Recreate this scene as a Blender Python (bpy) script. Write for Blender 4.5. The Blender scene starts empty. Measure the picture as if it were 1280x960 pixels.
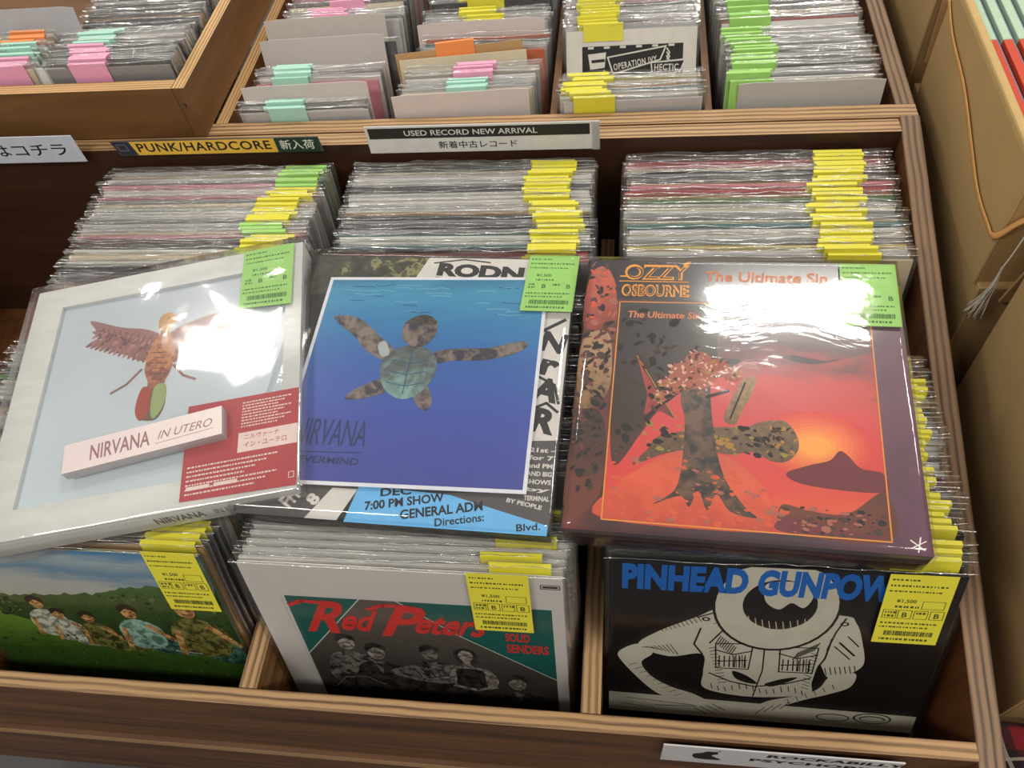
import bpy, bmesh, math, random
from mathutils import Vector, Matrix, Euler, noise
rnd = random.Random(7)
scene = bpy.context.scene
COL = scene.collection

# ------------------------------------------------------------------ camera
cam_d = bpy.data.cameras.new('camera'); cam = bpy.data.objects.new('camera', cam_d); COL.objects.link(cam)
cam_d.sensor_width = 36.0; cam_d.lens = 1001.8 / 1280 * 36; cam_d.clip_start = .02
cam.matrix_world = Matrix(((0.9902755, -0.01791836, 0.13796147, -0.33032976),
                           (0.09377274, 0.8185119, -0.56678475, -0.1900426),
                           (-0.10276725, 0.57421007, 0.81223253, 0.84097813),
                           (0, 0, 0, 1)))
scene.camera = cam
# ------------------------------------------------------------------ light
world = bpy.data.worlds.new('shop_air'); scene.world = world; world.use_nodes = True
wb = world.node_tree.nodes['Background']; wb.inputs[0].default_value = (1.0, .93, .84, 1); wb.inputs[1].default_value = .42
def tube(x, y, sx, sy, w, z=2.45):
    l = bpy.data.lights.new('ceiling_light', 'AREA'); l.shape = 'RECTANGLE'; l.size = sx; l.size_y = sy; l.energy = w
    l.color = (1.0, .95, .87)
    o = bpy.data.objects.new('ceiling_light', l); COL.objects.link(o); o.location = (x, y, z)
tube(-2.30, 1.93, .60, .22, 20)
tube(.22, 1.80, .66, .24, 31)
tube(2.9, 1.9, 1.2, .34, 34)
tube(-2.1, 4.3, 1.2, .34, 30); tube(.4, 4.3, 1.2, .34, 30)
tube(-1.9, -1.0, 1.2, .34, 38); tube(1.1, -1.0, 1.2, .34, 38)
vs = scene.view_settings
scene.display_settings.display_device = 'sRGB'
vs.view_transform = 'Standard'; vs.look = 'None'; vs.gamma = 1; vs.use_curve_mapping = False; vs.exposure = -0.12
scene.cycles.transparent_max_bounces = 24

# ------------------------------------------------------------------ materials
def lin(c):
    c = c / 255.0
    return c / 12.92 if c <= .04045 else ((c + .055) / 1.055) ** 2.4
def rgb(r, g, b): return (lin(r), lin(g), lin(b), 1)
_m = {}
def nodes_of(m):
    nt = m.node_tree; return nt, nt.nodes, nt.links, nt.nodes['Principled BSDF']
def mat(name, c, rough=.55, spec=.4, coat=0, var=.06, scale=60, metal=0):
    """paint / paper / card: plain colour with a little procedural mottling"""
    if name in _m: return _m[name]
    m = bpy.data.materials.new(name); m.use_nodes = True
    nt, N, L, b = nodes_of(m)
    tc = N.new('ShaderNodeTexCoord'); nz = N.new('ShaderNodeTexNoise'); nz.inputs['Scale'].default_value = scale
    nz.inputs['Detail'].default_value = 3
    L.new(tc.outputs['Object'], nz.inputs['Vector'])
    mx = N.new('ShaderNodeMix'); mx.data_type = 'RGBA'
    col = rgb(*c)
    mx.inputs[6].default_value = tuple(max(0, v * (1 - 2 * var)) for v in col[:3]) + (1,)
    mx.inputs[7].default_value = tuple(min(1, v * (1 + 2 * var)) for v in col[:3]) + (1,)
    L.new(nz.outputs['Fac'], mx.inputs[0]); L.new(mx.outputs[2], b.inputs['Base Color'])
    b.inputs['Roughness'].default_value = rough; b.inputs['Specular IOR Level'].default_value = spec
    b.inputs['Coat Weight'].default_value = coat; b.inputs['Coat Roughness'].default_value = .12
    b.inputs['Metallic'].default_value = metal
    _m[name] = m; return m
def ramp(N, pts):
    r = N.new('ShaderNodeValToRGB'); e = r.color_ramp.elements
    while len(e) < len(pts): e.new(.5)
    for el, (p, c) in zip(e, pts): el.position = p; el.color = c
    return r
def wood(name, axis, stops, across=40, along=2.5, bump=.15, rough=.5):
    """wood grain stretched along an axis (0 x, 1 y, 2 z)"""
    if name in _m: return _m[name]
    m = bpy.data.materials.new(name); m.use_nodes = True
    nt, N, L, b = nodes_of(m)
    tc = N.new('ShaderNodeTexCoord'); mp = N.new('ShaderNodeMapping')
    s = [across] * 3; s[axis] = along; mp.inputs['Scale'].default_value = s
    L.new(tc.outputs['Object'], mp.inputs['Vector'])
    nz = N.new('ShaderNodeTexNoise'); nz.inputs['Scale'].default_value = 1; nz.inputs['Detail'].default_value = 6
    nz.inputs['Roughness'].default_value = .65; nz.inputs['Distortion'].default_value = .6
    L.new(mp.outputs[0], nz.inputs['Vector'])
    r = ramp(N, stops); L.new(nz.outputs['Fac'], r.inputs[0]); L.new(r.outputs[0], b.inputs['Base Color'])
    bp = N.new('ShaderNodeBump'); bp.inputs['Strength'].default_value = bump; bp.inputs['Distance'].default_value = .0006
    L.new(nz.outputs['Fac'], bp.inputs['Height']); L.new(bp.outputs[0], b.inputs['Normal'])
    b.inputs['Roughness'].default_value = rough
    _m[name] = m; return m
def ply(name, axis, dark, light, period=.0078):
    """laminated plywood edge: layers stacked along an axis"""
    if name in _m: return _m[name]
    m = bpy.data.materials.new(name); m.use_nodes = True
    nt, N, L, b = nodes_of(m)
    tc = N.new('ShaderNodeTexCoord')
    wv = N.new('ShaderNodeTexWave'); wv.wave_type = 'BANDS'; wv.bands_direction = 'XYZ'[axis]; wv.wave_profile = 'SIN'
    wv.inputs['Scale'].default_value = .314 / period; wv.inputs['Distortion'].default_value = 1.7
    wv.inputs['Detail'].default_value = 2; wv.inputs['Detail Scale'].default_value = .35
    L.new(tc.outputs['Object'], wv.inputs['Vector'])
    mp = N.new('ShaderNodeMapping'); s = [6] * 3; s[axis] = 420; mp.inputs['Scale'].default_value = s
    L.new(tc.outputs['Object'], mp.inputs['Vector'])
    nz = N.new('ShaderNodeTexNoise'); nz.inputs['Scale'].default_value = 1; nz.inputs['Detail'].default_value = 4
    L.new(mp.outputs[0], nz.inputs['Vector'])
    ad = N.new('ShaderNodeMath'); ad.operation = 'MULTIPLY_ADD'; ad.inputs[1].default_value = .55
    mu = N.new('ShaderNodeMath'); mu.operation = 'MULTIPLY'; mu.inputs[1].default_value = .78
    L.new(nz.outputs['Fac'], mu.inputs[0])
    L.new(wv.outputs['Fac'], ad.inputs[0]); L.new(mu.outputs[0], ad.inputs[2])
    r = ramp(N, [(.25, dark), (.5, tuple((a + c) / 2 for a, c in zip(dark, light))), (.8, light)])
    L.new(ad.outputs[0], r.inputs[0]); L.new(r.outputs[0], b.inputs['Base Color'])
    bp = N.new('ShaderNodeBump'); bp.inputs['Strength'].default_value = .5; bp.inputs['Distance'].default_value = .0006
    L.new(ad.outputs[0], bp.inputs['Height']); L.new(bp.outputs[0], b.inputs['Normal'])
    b.inputs['Roughness'].default_value = .55
    _m[name] = m; return m
def film(name, fac=.3, rough=.12, bump=.8, scale=(30, 30, 30), tint=(.97, .97, .97), milk=.06, fres=.55):
    """clear crinkled plastic: transparent with crinkled gloss"""
    if name in _m: return _m[name]
    m = bpy.data.materials.new(name); m.use_nodes = True
    nt, N, L, b = nodes_of(m); out = N['Material Output']; N.remove(b)
    tr = N.new('ShaderNodeBsdfTransparent'); tr.inputs[0].default_value = (*tint, 1)
    gl = N.new('ShaderNodeBsdfGlossy'); gl.inputs['Roughness'].default_value = rough; gl.inputs[0].default_value = (1, 1, 1, 1)
    di = N.new('ShaderNodeBsdfDiffuse'); di.inputs[0].default_value = (.9, .9, .88, 1)
    tc = N.new('ShaderNodeTexCoord'); mp = N.new('ShaderNodeMapping'); mp.inputs['Scale'].default_value = scale
    L.new(tc.outputs['Object'], mp.inputs['Vector'])
    nz = N.new('ShaderNodeTexNoise'); nz.inputs['Scale'].default_value = 1; nz.inputs['Detail'].default_value = 4; nz.inputs['Distortion'].default_value = .8
    L.new(mp.outputs[0], nz.inputs['Vector'])
    bp = N.new('ShaderNodeBump'); bp.inputs['Strength'].default_value = bump; bp.inputs['Distance'].default_value = .003
    L.new(nz.outputs['Fac'], bp.inputs['Height']); L.new(bp.outputs[0], gl.inputs['Normal'])
    lw = N.new('ShaderNodeLayerWeight'); lw.inputs['Blend'].default_value = .25
    ma = N.new('ShaderNodeMath'); ma.operation = 'MULTIPLY_ADD'; ma.inputs[1].default_value = fres; ma.inputs[2].default_value = fac; ma.use_clamp = True
    L.new(lw.outputs['Fresnel'], ma.inputs[0])
    m1 = N.new('ShaderNodeMixShader'); m1.inputs[0].default_value = milk
    L.new(tr.outputs[0], m1.inputs[1]); L.new(di.outputs[0], m1.inputs[2])
    m2 = N.new('ShaderNodeMixShader'); L.new(ma.outputs[0], m2.inputs[0]); L.new(m1.outputs[0], m2.inputs[1]); L.new(gl.outputs[0], m2.inputs[2])
    L.new(m2.outputs[0], out.inputs[0])
    _m[name] = m; return m
def grad(name, axis, a, bnd, stops, nscale=0, namt=.2, rough=.35, coat=.3, stretch=(1, 1, 1), extra=None):
    """printed gradient along a local axis between a and bnd, optionally mottled by noise"""
    if name in _m: return _m[name]
    m = bpy.data.materials.new(name); m.use_nodes = True
    nt, N, L, b = nodes_of(m)
    tc = N.new('ShaderNodeTexCoord'); sp = N.new('ShaderNodeSeparateXYZ'); L.new(tc.outputs['Object'], sp.inputs[0])
    mr = N.new('ShaderNodeMapRange'); mr.inputs['From Min'].default_value = a; mr.inputs['From Max'].default_value = bnd
    L.new(sp.outputs[axis], mr.inputs['Value'])
    src = mr.outputs[0]
    if nscale:
        mp = N.new('ShaderNodeMapping'); mp.inputs['Scale'].default_value = [nscale * q for q in stretch]
        L.new(tc.outputs['Object'], mp.inputs['Vector'])
        nz = N.new('ShaderNodeTexNoise'); nz.inputs['Scale'].default_value = 1; nz.inputs['Detail'].default_value = 7
        nz.inputs['Roughness'].default_value = .6; nz.inputs['Distortion'].default_value = .5
        L.new(mp.outputs[0], nz.inputs['Vector'])
        sb = N.new('ShaderNodeMath'); sb.operation = 'SUBTRACT'; sb.inputs[1].default_value = .5; L.new(nz.outputs['Fac'], sb.inputs[0])
        ma = N.new('ShaderNodeMath'); ma.operation = 'MULTIPLY_ADD'; ma.inputs[1].default_value = namt * 2
        L.new(sb.outputs[0], ma.inputs[0]); L.new(src, ma.inputs[2]); src = ma.outputs[0]
    r = ramp(N, [(p, rgb(*c)) for p, c in stops]); L.new(src, r.inputs[0]); L.new(r.outputs[0], b.inputs['Base Color'])
    b.inputs['Roughness'].default_value = rough; b.inputs['Coat Weight'].default_value = coat; b.inputs['Coat Roughness'].default_value = .1
    _m[name] = m; return m

PD, PLT = rgb(78, 52, 32), rgb(190, 152, 108)
PLY = [ply('plywood_edge_%s' % 'xyz'[i], i, PD, PLT) for i in range(3)]
DARKPLY = ply('plywood_edge_dark', 0, rgb(52, 36, 26), rgb(142, 112, 84))
BIRCH = [ply('birch_edge_%s' % 'xyz'[i], i, rgb(140, 98, 56), rgb(214, 174, 120), .005) for i in range(3)]
ST_BROWN = [(.25, rgb(62, 38, 18)), (.5, rgb(96, 62, 32)), (.75, rgb(120, 80, 44))]
ST_TRAY = [(.25, rgb(84, 54, 26)), (.5, rgb(112, 76, 40)), (.75, rgb(134, 94, 52))]
PART = wood('partition_wood_y', 1, [(.3, rgb(84, 56, 26)), (.5, rgb(140, 100, 56)), (.7, rgb(176, 134, 82))], across=160, along=3, bump=.3)
W = [wood('brown_wood_%s' % 'xyz'[i], i, ST_BROWN) for i in range(3)]
WT = [wood('tray_wood_%s' % 'xyz'[i], i, ST_TRAY, across=18) for i in range(3)]
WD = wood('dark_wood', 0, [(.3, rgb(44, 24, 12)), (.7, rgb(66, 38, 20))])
INSIDE = wood('bin_inside_wood', 2, [(.3, rgb(74, 42, 20)), (.7, rgb(122, 76, 40))])
CARD = mat('cardboard', (184, 154, 108), rough=.8, spec=.15, var=.05, scale=14)
CARD2 = mat('cardboard_inner_ply', (172, 140, 96), rough=.8, spec=.15, var=.05, scale=14)
PAPER = mat('white_paper', (226, 224, 218), rough=.6)
YEL = mat('yellow_sticker_paper', (222, 214, 62), rough=.5, var=.03)
GRN = mat('green_sticker_paper', (160, 212, 112), rough=.5, var=.03)
CYN = mat('cyan_sticker_paper', (176, 226, 208), rough=.5, var=.03)
PNK = mat('pink_sticker_paper', (240, 168, 200), rough=.5, var=.03)
ORG = mat('orange_sticker_paper', (248, 150, 84), rough=.5, var=.03)
STK = {'yellow': YEL, 'green': GRN, 'pale blue': CYN, 'pink': PNK, 'orange': ORG}
INK = mat('black_ink', (26, 24, 24), rough=.5, var=.02)
SINK = mat('sticker_ink', (74, 78, 40), rough=.6, var=.02)
BAG = film('poly_sleeve', fac=.05, rough=.14, bump=1.0, scale=(30, 24, 160), milk=.035, fres=.3)
BAGEDGE = film('poly_sleeve_mouth', fac=.30, rough=.16, bump=1.0, scale=(70, 300, 300), milk=.34, fres=.3)
BAG2 = film('poly_sleeve_front', fac=.012, rough=.1, bump=.35, scale=(9, 9, 14), milk=.003, fres=.25, tint=(.98, .98, .98))
SHRINK = film('shrink_wrap', fac=.05, rough=.07, bump=.42, scale=(8, 12, 12), milk=.01, tint=(.98, .98, .98))
WRAP = film('loose_plastic_bag', fac=.07, rough=.07, bump=.4, scale=(9, 6, 9), milk=.03)

# ------------------------------------------------------------------ mesh helpers
def mesh(name, verts, faces, mats=(), mi=None, smooth=False):
    me = bpy.data.meshes.new(name); me.from_pydata([tuple(v) for v in verts], [], faces)
    for m in mats: me.materials.append(m)
    if mi: me.polygons.foreach_set('material_index', mi)
    if smooth: me.polygons.foreach_set('use_smooth', [True] * len(me.polygons))
    me.update(); return me
def link(name, me, parent=None, loc=(0, 0, 0), rot=(0, 0, 0)):
    o = bpy.data.objects.new(name, me); COL.objects.link(o); o.location = loc; o.rotation_euler = rot
    if parent is not None: o.parent = parent
    return o
def tag(o, label, cat, group=None):
    o['label'] = label; o['category'] = cat
    if group: o['group'] = group
    return o
def thing(name, label, cat, mw=None, loc=(0, 0, 0), rot=(0, 0, 0), group=None):
    o = bpy.data.objects.new(name, None); COL.objects.link(o); o.empty_display_size = .02
    if mw is not None: o.matrix_world = mw
    else: o.location = loc; o.rotation_euler = rot
    return tag(o, label, cat, group)
class MB:
    def __init__(s): s.v = []; s.f = []; s.m = []; s.mats = []
    def mi(s, m):
        if m not in s.mats: s.mats.append(m)
        return s.mats.index(m)
    def hexa(s, p, ms):
        """p: 8 points (bottom 4 ccw, top 4 ccw); ms: material or list of 6 (bottom, top, front -y, right +x, back +y, left -x)"""
        n = len(s.v); s.v += [tuple(q) for q in p]
        fs = [(0, 3, 2, 1), (4, 5, 6, 7), (0, 1, 5, 4), (1, 2, 6, 5), (2, 3, 7, 6), (3, 0, 4, 7)]
        if not isinstance(ms, (list, tuple)): ms = [ms] * 6
        for f, m in zip(fs, ms): s.f.append(tuple(n + i for i in f)); s.m.append(s.mi(m))
        return s
    def box(s, x0, x1, y0, y1, z0, z1, ms):
        return s.hexa([(x0, y0, z0), (x1, y0, z0), (x1, y1, z0), (x0, y1, z0), (x0, y0, z1), (x1, y0, z1), (x1, y1, z1), (x0, y1, z1)], ms)
    def board_y(s, x0, x1, prof, ms):
        """prof: (y0,zb0,zt0),(y1,zb1,zt1) board running back with a sloping top"""
        (y0, b0, t0), (y1, b1, t1) = prof
        return s.hexa([(x0, y0, b0), (x1, y0, b0), (x1, y1, b1), (x0, y1, b1), (x0, y0, t0), (x1, y0, t0), (x1, y1, t1), (x0, y1, t1)], ms)
    def build(s, name, parent=None, loc=(0, 0, 0), rot=(0, 0, 0), bevel=0):
        o = link(name, mesh(name, s.v, s.f, s.mats, s.m), parent, loc, rot)
        if bevel:
            b = o.modifiers.new('bevel', 'BEVEL'); b.width = bevel; b.segments = 2; b.limit_method = 'ANGLE'
        return o
def tubeobj(name, pts, r, m, parent=None, flat=None, n=8):
    """swept tube through points; flat=(w,h) sweeps a ribbon-like oval"""
    P = [Vector(p) for p in pts]
    fine = []
    for i in range(len(P) - 1):
        a, b, c, d = P[max(i - 1, 0)], P[i], P[i + 1], P[min(i + 2, len(P) - 1)]
        for k in range(6):
            t = k / 6; fine.append(.5 * ((2 * b) + (c - a) * t + (2 * a - 5 * b + 4 * c - d) * t * t + (3 * b - a - 3 * c + d) * t ** 3))
    fine.append(P[-1]); v = []; f = []
    rr = flat or (r, r)
    for i, p in enumerate(fine):
        t = (fine[min(i + 1, len(fine) - 1)] - fine[max(i - 1, 0)]).normalized()
        u = t.cross(Vector((1, .1, 0))).normalized(); w = t.cross(u)
        for k in range(n):
            a = 2 * math.pi * k / n; v.append(p + u * math.cos(a) * rr[0] + w * math.sin(a) * rr[1])
        if i:
            for k in range(n): f.append(((i - 1) * n + k, (i - 1) * n + (k + 1) % n, i * n + (k + 1) % n, i * n + k))
    f.append(tuple(range(n))[::-1]); f.append(tuple(range((len(fine) - 1) * n, len(fine) * n)))
    return link(name, mesh(name, v, f, [m], smooth=True), parent)

def mott(name, c1, c2, scale=90, namt=1.1):
    return grad(name, 0, -50, 50, [(.25, c1), (.75, c2)], nscale=scale, namt=namt)
# ------------------------------------------------------------------ print (flat artwork) helpers
_txt = {}
def text_polys(s, bold=0.0, shear=0.0, space=1.0):
    k = (s, bold, shear, space)
    if k not in _txt:
        c = bpy.data.curves.new('lettering', 'FONT'); c.body = s; c.offset = bold; c.shear = shear; c.space_character = space
        c.resolution_u = 3
        o = bpy.data.objects.new('lettering', c); COL.objects.link(o)
        bpy.context.view_layer.update()
        me = bpy.data.meshes.new_from_object(o.evaluated_get(bpy.context.evaluated_depsgraph_get()))
        vs_ = [(v.co.x, v.co.y) for v in me.vertices]; fs = [tuple(p.vertices) for p in me.polygons]
        bpy.data.objects.remove(o); bpy.data.curves.remove(c); bpy.data.meshes.remove(me)
        _txt[k] = (vs_, fs)
    return _txt[k]
class Art:
    """2D artwork: u to the right, v down, each call lies a hair above the one before"""
    def __init__(s, step=.00012): s.v = []; s.f = []; s.m = []; s.mats = []; s.k = 1; s.step = step
    def mi(s, m):
        if m not in s.mats: s.mats.append(m)
        return s.mats.index(m)
    def poly(s, pts, m, same=False):
        if not same: s.k += 1
        n = len(s.v); s.v += [(p[0], p[1], s.k * s.step) for p in pts]; s.f.append(tuple(range(n, n + len(pts)))); s.m.append(s.mi(m)); return s
    def rect(s, a, b, c, d, m, same=False): return s.poly([(a, b), (c, b), (c, d), (a, d)], m, same)
    def blob(s, pts, m, sub=5, same=False):
        """smooth closed outline through control points"""
        n = len(pts); out = []
        for i in range(n):
            a, b, c, d = [Vector(pts[(i + j) % n]) for j in (-1, 0, 1, 2)]
            for k in range(sub):
                t = k / sub; out.append(.5 * ((2 * b) + (c - a) * t + (2 * a - 5 * b + 4 * c - d) * t * t + (3 * b - a - 3 * c + d) * t ** 3))
        return s.poly(out, m, same)
    def oval(s, cx, cy, rx, ry, m, n=20, same=False, rot=0):
        return s.poly([(cx + rx * math.cos(a) * math.cos(rot) - ry * math.sin(a) * math.sin(rot), cy + rx * math.cos(a) * math.sin(rot) + ry * math.sin(a) * math.cos(rot)) for a in [2 * math.pi * i / n for i in range(n)]], m, same)
    def line(s, pts, w, m, same=False):
        if not same: s.k += 1
        for (a, b) in zip(pts, pts[1:]):
            a = Vector(a); b = Vector(b); d = (b - a)
            if d.length < 1e-6: continue
            d.normalize(); q = Vector((-d.y, d.x)) * w / 2; e = d * w * .3
            s.poly([a - e + q, b + e + q, b + e - q, a - e - q], m, True)
        return s
    def scatter(s, inside, box, n, mats, r0, r1, seed=1, tilt=None):
        """n small painterly flecks where inside(u, v) holds"""
        r = random.Random(seed); s.k += 1
        for _ in range(n * 6):
            x, y = r.uniform(box[0], box[2]), r.uniform(box[1], box[3])
            if not inside(x, y): continue
            a = r.uniform(r0, r1); b_ = a * r.uniform(.3, .8); s.k += .01
            s.oval(x, y, a, b_, r.choice(mats), n=7, same=True, rot=(tilt if tilt is not None else r.uniform(0, 3.1)) + r.uniform(-.3, .3)); n -= 1
            if n <= 0: break
        s.k = math.ceil(s.k); return s
    def frame(s, q, w, m):
        """closed outline of a quad"""
        return s.line(list(q) + [q[0]], w, m)
    def text(s, t, x, y, w, h, m, rot=0, bold=0.0, shear=0.0, space=1.0, wob=0):
        """text fitted in w x h with its lower left corner at (x, y), rot in degrees (positive rises to the right)"""
        vs_, fs = text_polys(t, bold, 0.0, space)
        if not vs_: return s
        x0 = min(p[0] for p in vs_); x1 = max(p[0] for p in vs_); y0 = min(p[1] for p in vs_); y1 = max(p[1] for p in vs_)
        s.k += 1; n = len(s.v); c, sn = math.cos(math.radians(rot)), math.sin(math.radians(rot))
        for p in vs_:
            b = (p[1] - y0) / (y1 - y0) * h; a = (p[0] - x0) / (x1 - x0) * w + shear * b
            s.v.append((x + a * c - b * sn, y - (a * sn + b * c), s.k * s.step))
        for f in fs: s.f.append(tuple(n + i for i in f)); s.m.append(s.mi(m))
        return s
    def build(s, name, parent, fmt, up=1):
        """fmt maps (u, v, height) to local xyz"""
        km = max(1, s.k); me = mesh(name, [fmt(p[0], p[1], .00004 + p[2] / s.step * min(.000012, .0004 / km)) for p in s.v], s.f, s.mats, s.m)
        bm = bmesh.new(); bm.from_mesh(me)
        bmesh.ops.triangulate(bm, faces=[f for f in bm.faces if len(f.verts) > 4])
        bm.to_mesh(me); bm.free()
        return link(name, me, parent)

def sticker_art(a, x, y, w, h, ink=None, base=None, kana=False, rot=0):
    """printed matter of a shop price sticker (small lines, code, boxes)"""
    ink = ink or SINK
    if base: a.poly([(x, y), (x + w, y), (x + w, y + h), (x, y + h)], base)
    r = random.Random(int(x * 1e4) + int(y * 1e3) + 5)
    def row(yy, hh, n, x0=.05, x1=.9):
        cx = x0; a.k += 1
        while cx < x1 and n:
            ww = r.uniform(.015, .05); a.rect(x + w * cx, y + h * yy, x + w * (cx + ww), y + h * (yy + hh), ink, True); cx += ww + r.uniform(.012, .03)
    row(.06, .022, 1, .05, .45); row(.14, .025, 1, .05, .9); row(.22, .02, 1, .05, .8)
    a.text('¥1,500', x + w * .2, y + h * .40, w * .3, h * .06, ink, bold=.02)
    row(.435, .03, 1, .2, .55)
    for q in (.05, .28, .52, .76):
        a.frame([(x + w * q, y + h * .5), (x + w * (q + .2), y + h * .5), (x + w * (q + .2), y + h * .62), (x + w * q, y + h * .62)], .0006, ink)
    a.text('B', x + w * .34, y + h * .6, w * .08, h * .07, ink, bold=.02); a.text('B', x + w * .82, y + h * .6, w * .08, h * .07, ink, bold=.02)
    row(.52, .03, 1, .08, .22); row(.52, .03, 1, .55, .7); row(.57, .03, 1, .08, .2)
    a.frame([(x + w * .6, y + h * .36), (x + w * .93, y + h * .36), (x + w * .93, y + h * .47), (x + w * .6, y + h * .47)], .0005, ink)
    row(.68, .022, 1, .05, .9); row(.74, .02, 1, .05, .75)
    a.k += 1; cx = .15
    while cx < .9:
        ww = r.choice((.008, .014, .02)); a.rect(x + w * cx, y + h * .81, x + w * (cx + ww), y + h * .88, ink, True); cx += ww + r.choice((.008, .014))
    row(.92, .03, 1, .1, .85)

# ------------------------------------------------------------------ floor
fl = MB(); fl.box(-4, 4, -2.5, 6, -.84, -.80, mat('dark_carpet', (92, 90, 92), rough=.95, spec=.1, var=.12, scale=300))
o = fl.build('floor'); o['kind'] = 'structure'

# ------------------------------------------------------------------ wooden record bins
FZ = -.166                      # floor of the lower bin
RIM = .1778                     # rim of the upper tier
T15 = math.tan(math.radians(15))
lb = thing('record_bin', 'large brown plywood LP bin with three filled compartments and striped laminated rims', 'record bin', loc=(-.7, 0, -.8))
def LB(mb, name, bevel=0): # parts are modelled in world coordinates; the thing stands at its base
    o = mb.build(name, lb, bevel=bevel); o.location = (.7, 0, .8); return o
m = MB(); m.board_y(0, .024, ((-.05, -.24, -.05 * T15), (.684, -.24, .684 * T15 - .003)), [W[1], DARKPLY, PLY[0], W[1], W[1], INSIDE]); LB(m, 'side_panel', .0008)
m = MB(); m.board_y(-1.48, -1.456, ((-.05, -.24, -.05 * T15), (.684, -.24, .684 * T15 - .003)), [W[1], PLY[0], PLY[0], W[1], W[1], INSIDE]); LB(m, 'side_panel', .0008)
m = MB(); m.box(-1.456, 0, -.017, 0, -.222, .0005, [W[0], PLY[1], W[0], W[0], INSIDE, W[0]]); LB(m, 'front_panel', .0008)
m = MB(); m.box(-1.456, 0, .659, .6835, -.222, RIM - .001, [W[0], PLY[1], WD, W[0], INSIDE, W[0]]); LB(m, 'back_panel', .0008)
for x0 in (-.367, -.7275, -1.092):
    m = MB(); m.box(x0, x0 + .020, .0005, .6585, -.185, -.001, [W[1], PLY[0], INSIDE, PART, INSIDE, PART]); LB(m, 'partition', .0006)
m = MB(); m.box(-1.456, 0, 0, .659, FZ - .014, FZ - .001, [WD, INSIDE, WD, WD, WD, WD]); LB(m, 'bin_floor')
m = MB(); m.box(-1.47, .014, -.0235, .66, -.247, -.2225, [W[0], W[0], PLY[2], PLY[1], W[0], W[0]]); LB(m, 'base_shelf', .0006)
m = MB(); m.box(-1.47, .014, -.0195, -.003, -.505, -.2475, [W[0], W[0], W[0], W[0], W[0], W[0]]); LB(m, 'base_panel', .0006)
m = MB(); m.box(-1.44, -.02, .06, .66, -.8, -.2475, [WD] * 6); LB(m, 'plinth')
m = MB(); m.box(0, .024, -.05, .684, -.79, -.2405, [W[2]] * 6); LB(m, 'leg_panel')

ub = thing('singles_bin', 'upper plywood tier for seven-inch singles behind the large LP bin', 'record bin', loc=(-.44, .88, -.8))
def UB(mb, name, bevel=.0006):
    o = mb.build(name, ub, bevel=bevel); o.location = (.44, -.88, .8); return o
m = MB(); m.box(-1.456, .0235, .6842, .7100, .0, RIM + .0005, [W[0], PLY[1], W[0], W[0], INSIDE, W[0]]); UB(m, 'front_panel')
m = MB(); m.box(.0, .0235, .7104, 1.19, .0, RIM, [W[1], DARKPLY, W[1], W[1], W[1], INSIDE]); UB(m, 'side_panel')
m = MB(); m.box(-.906, -.888, .7104, 1.19, .0, RIM, [W[1], BIRCH[0], W[1], INSIDE, W[1], W[1]]); UB(m, 'side_panel')
m = MB(); m.box(-.888, 0, 1.172, 1.19, .0, RIM, [W[0], PLY[1], INSIDE, W[0], W[0], W[0]]); UB(m, 'back_panel')
for x0 in (-.4345, -.2325):
    m = MB(); m.box(x0, x0 + .010, .7104, 1.172, .02, RIM - .006, [W[1], WT[1], INSIDE, INSIDE, INSIDE, INSIDE]); UB(m, 'partition')
m = MB(); m.box(-.888, 0, .7104, 1.172, .014, .026, INSIDE); UB(m, 'bin_floor', 0)
m = MB(); m.box(-1.456, .0235, .7104, 1.19, -.8, -.001, WD); UB(m, 'plinth', 0)

tr = thing('singles_tray', 'light-rimmed wooden tray of singles raised above the bins at the left', 'record tray', loc=(-1.2, .9, RIM))
TZ = .2555
def TR(mb, name, bevel=.0006):
    o = mb.build(name, tr, bevel=bevel); o.location = (1.2, -.9, -RIM); return o
m = MB(); m.box(-1.5, -.926, .6815, .7015, RIM + .001, TZ, [WT[0], BIRCH[1], WT[0], WT[0], WT[0], WT[0]]); TR(m, 'front_panel')
m = MB(); m.box(-.9255, -.908, .6815, 1.25, RIM + .001, TZ, [WT[1], BIRCH[0], WT[2], WT[1], WT[1], WT[1]]); TR(m, 'side_panel')
m = MB(); m.box(-1.5, -.926, .702, 1.25, RIM + .001, RIM + .009, WT[0]); TR(m, 'tray_floor', 0)
m = MB(); m.box(-1.5, -.926, 1.235, 1.25, RIM + .0095, TZ, WT[0]); TR(m, 'back_panel', 0)
m = MB(); m.box(-.92, -.9165, .6785, .6812, .228, .2315, mat('screw_steel', (120, 112, 100), rough=.35, metal=.9)); TR(m, 'screw', 0)

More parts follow.
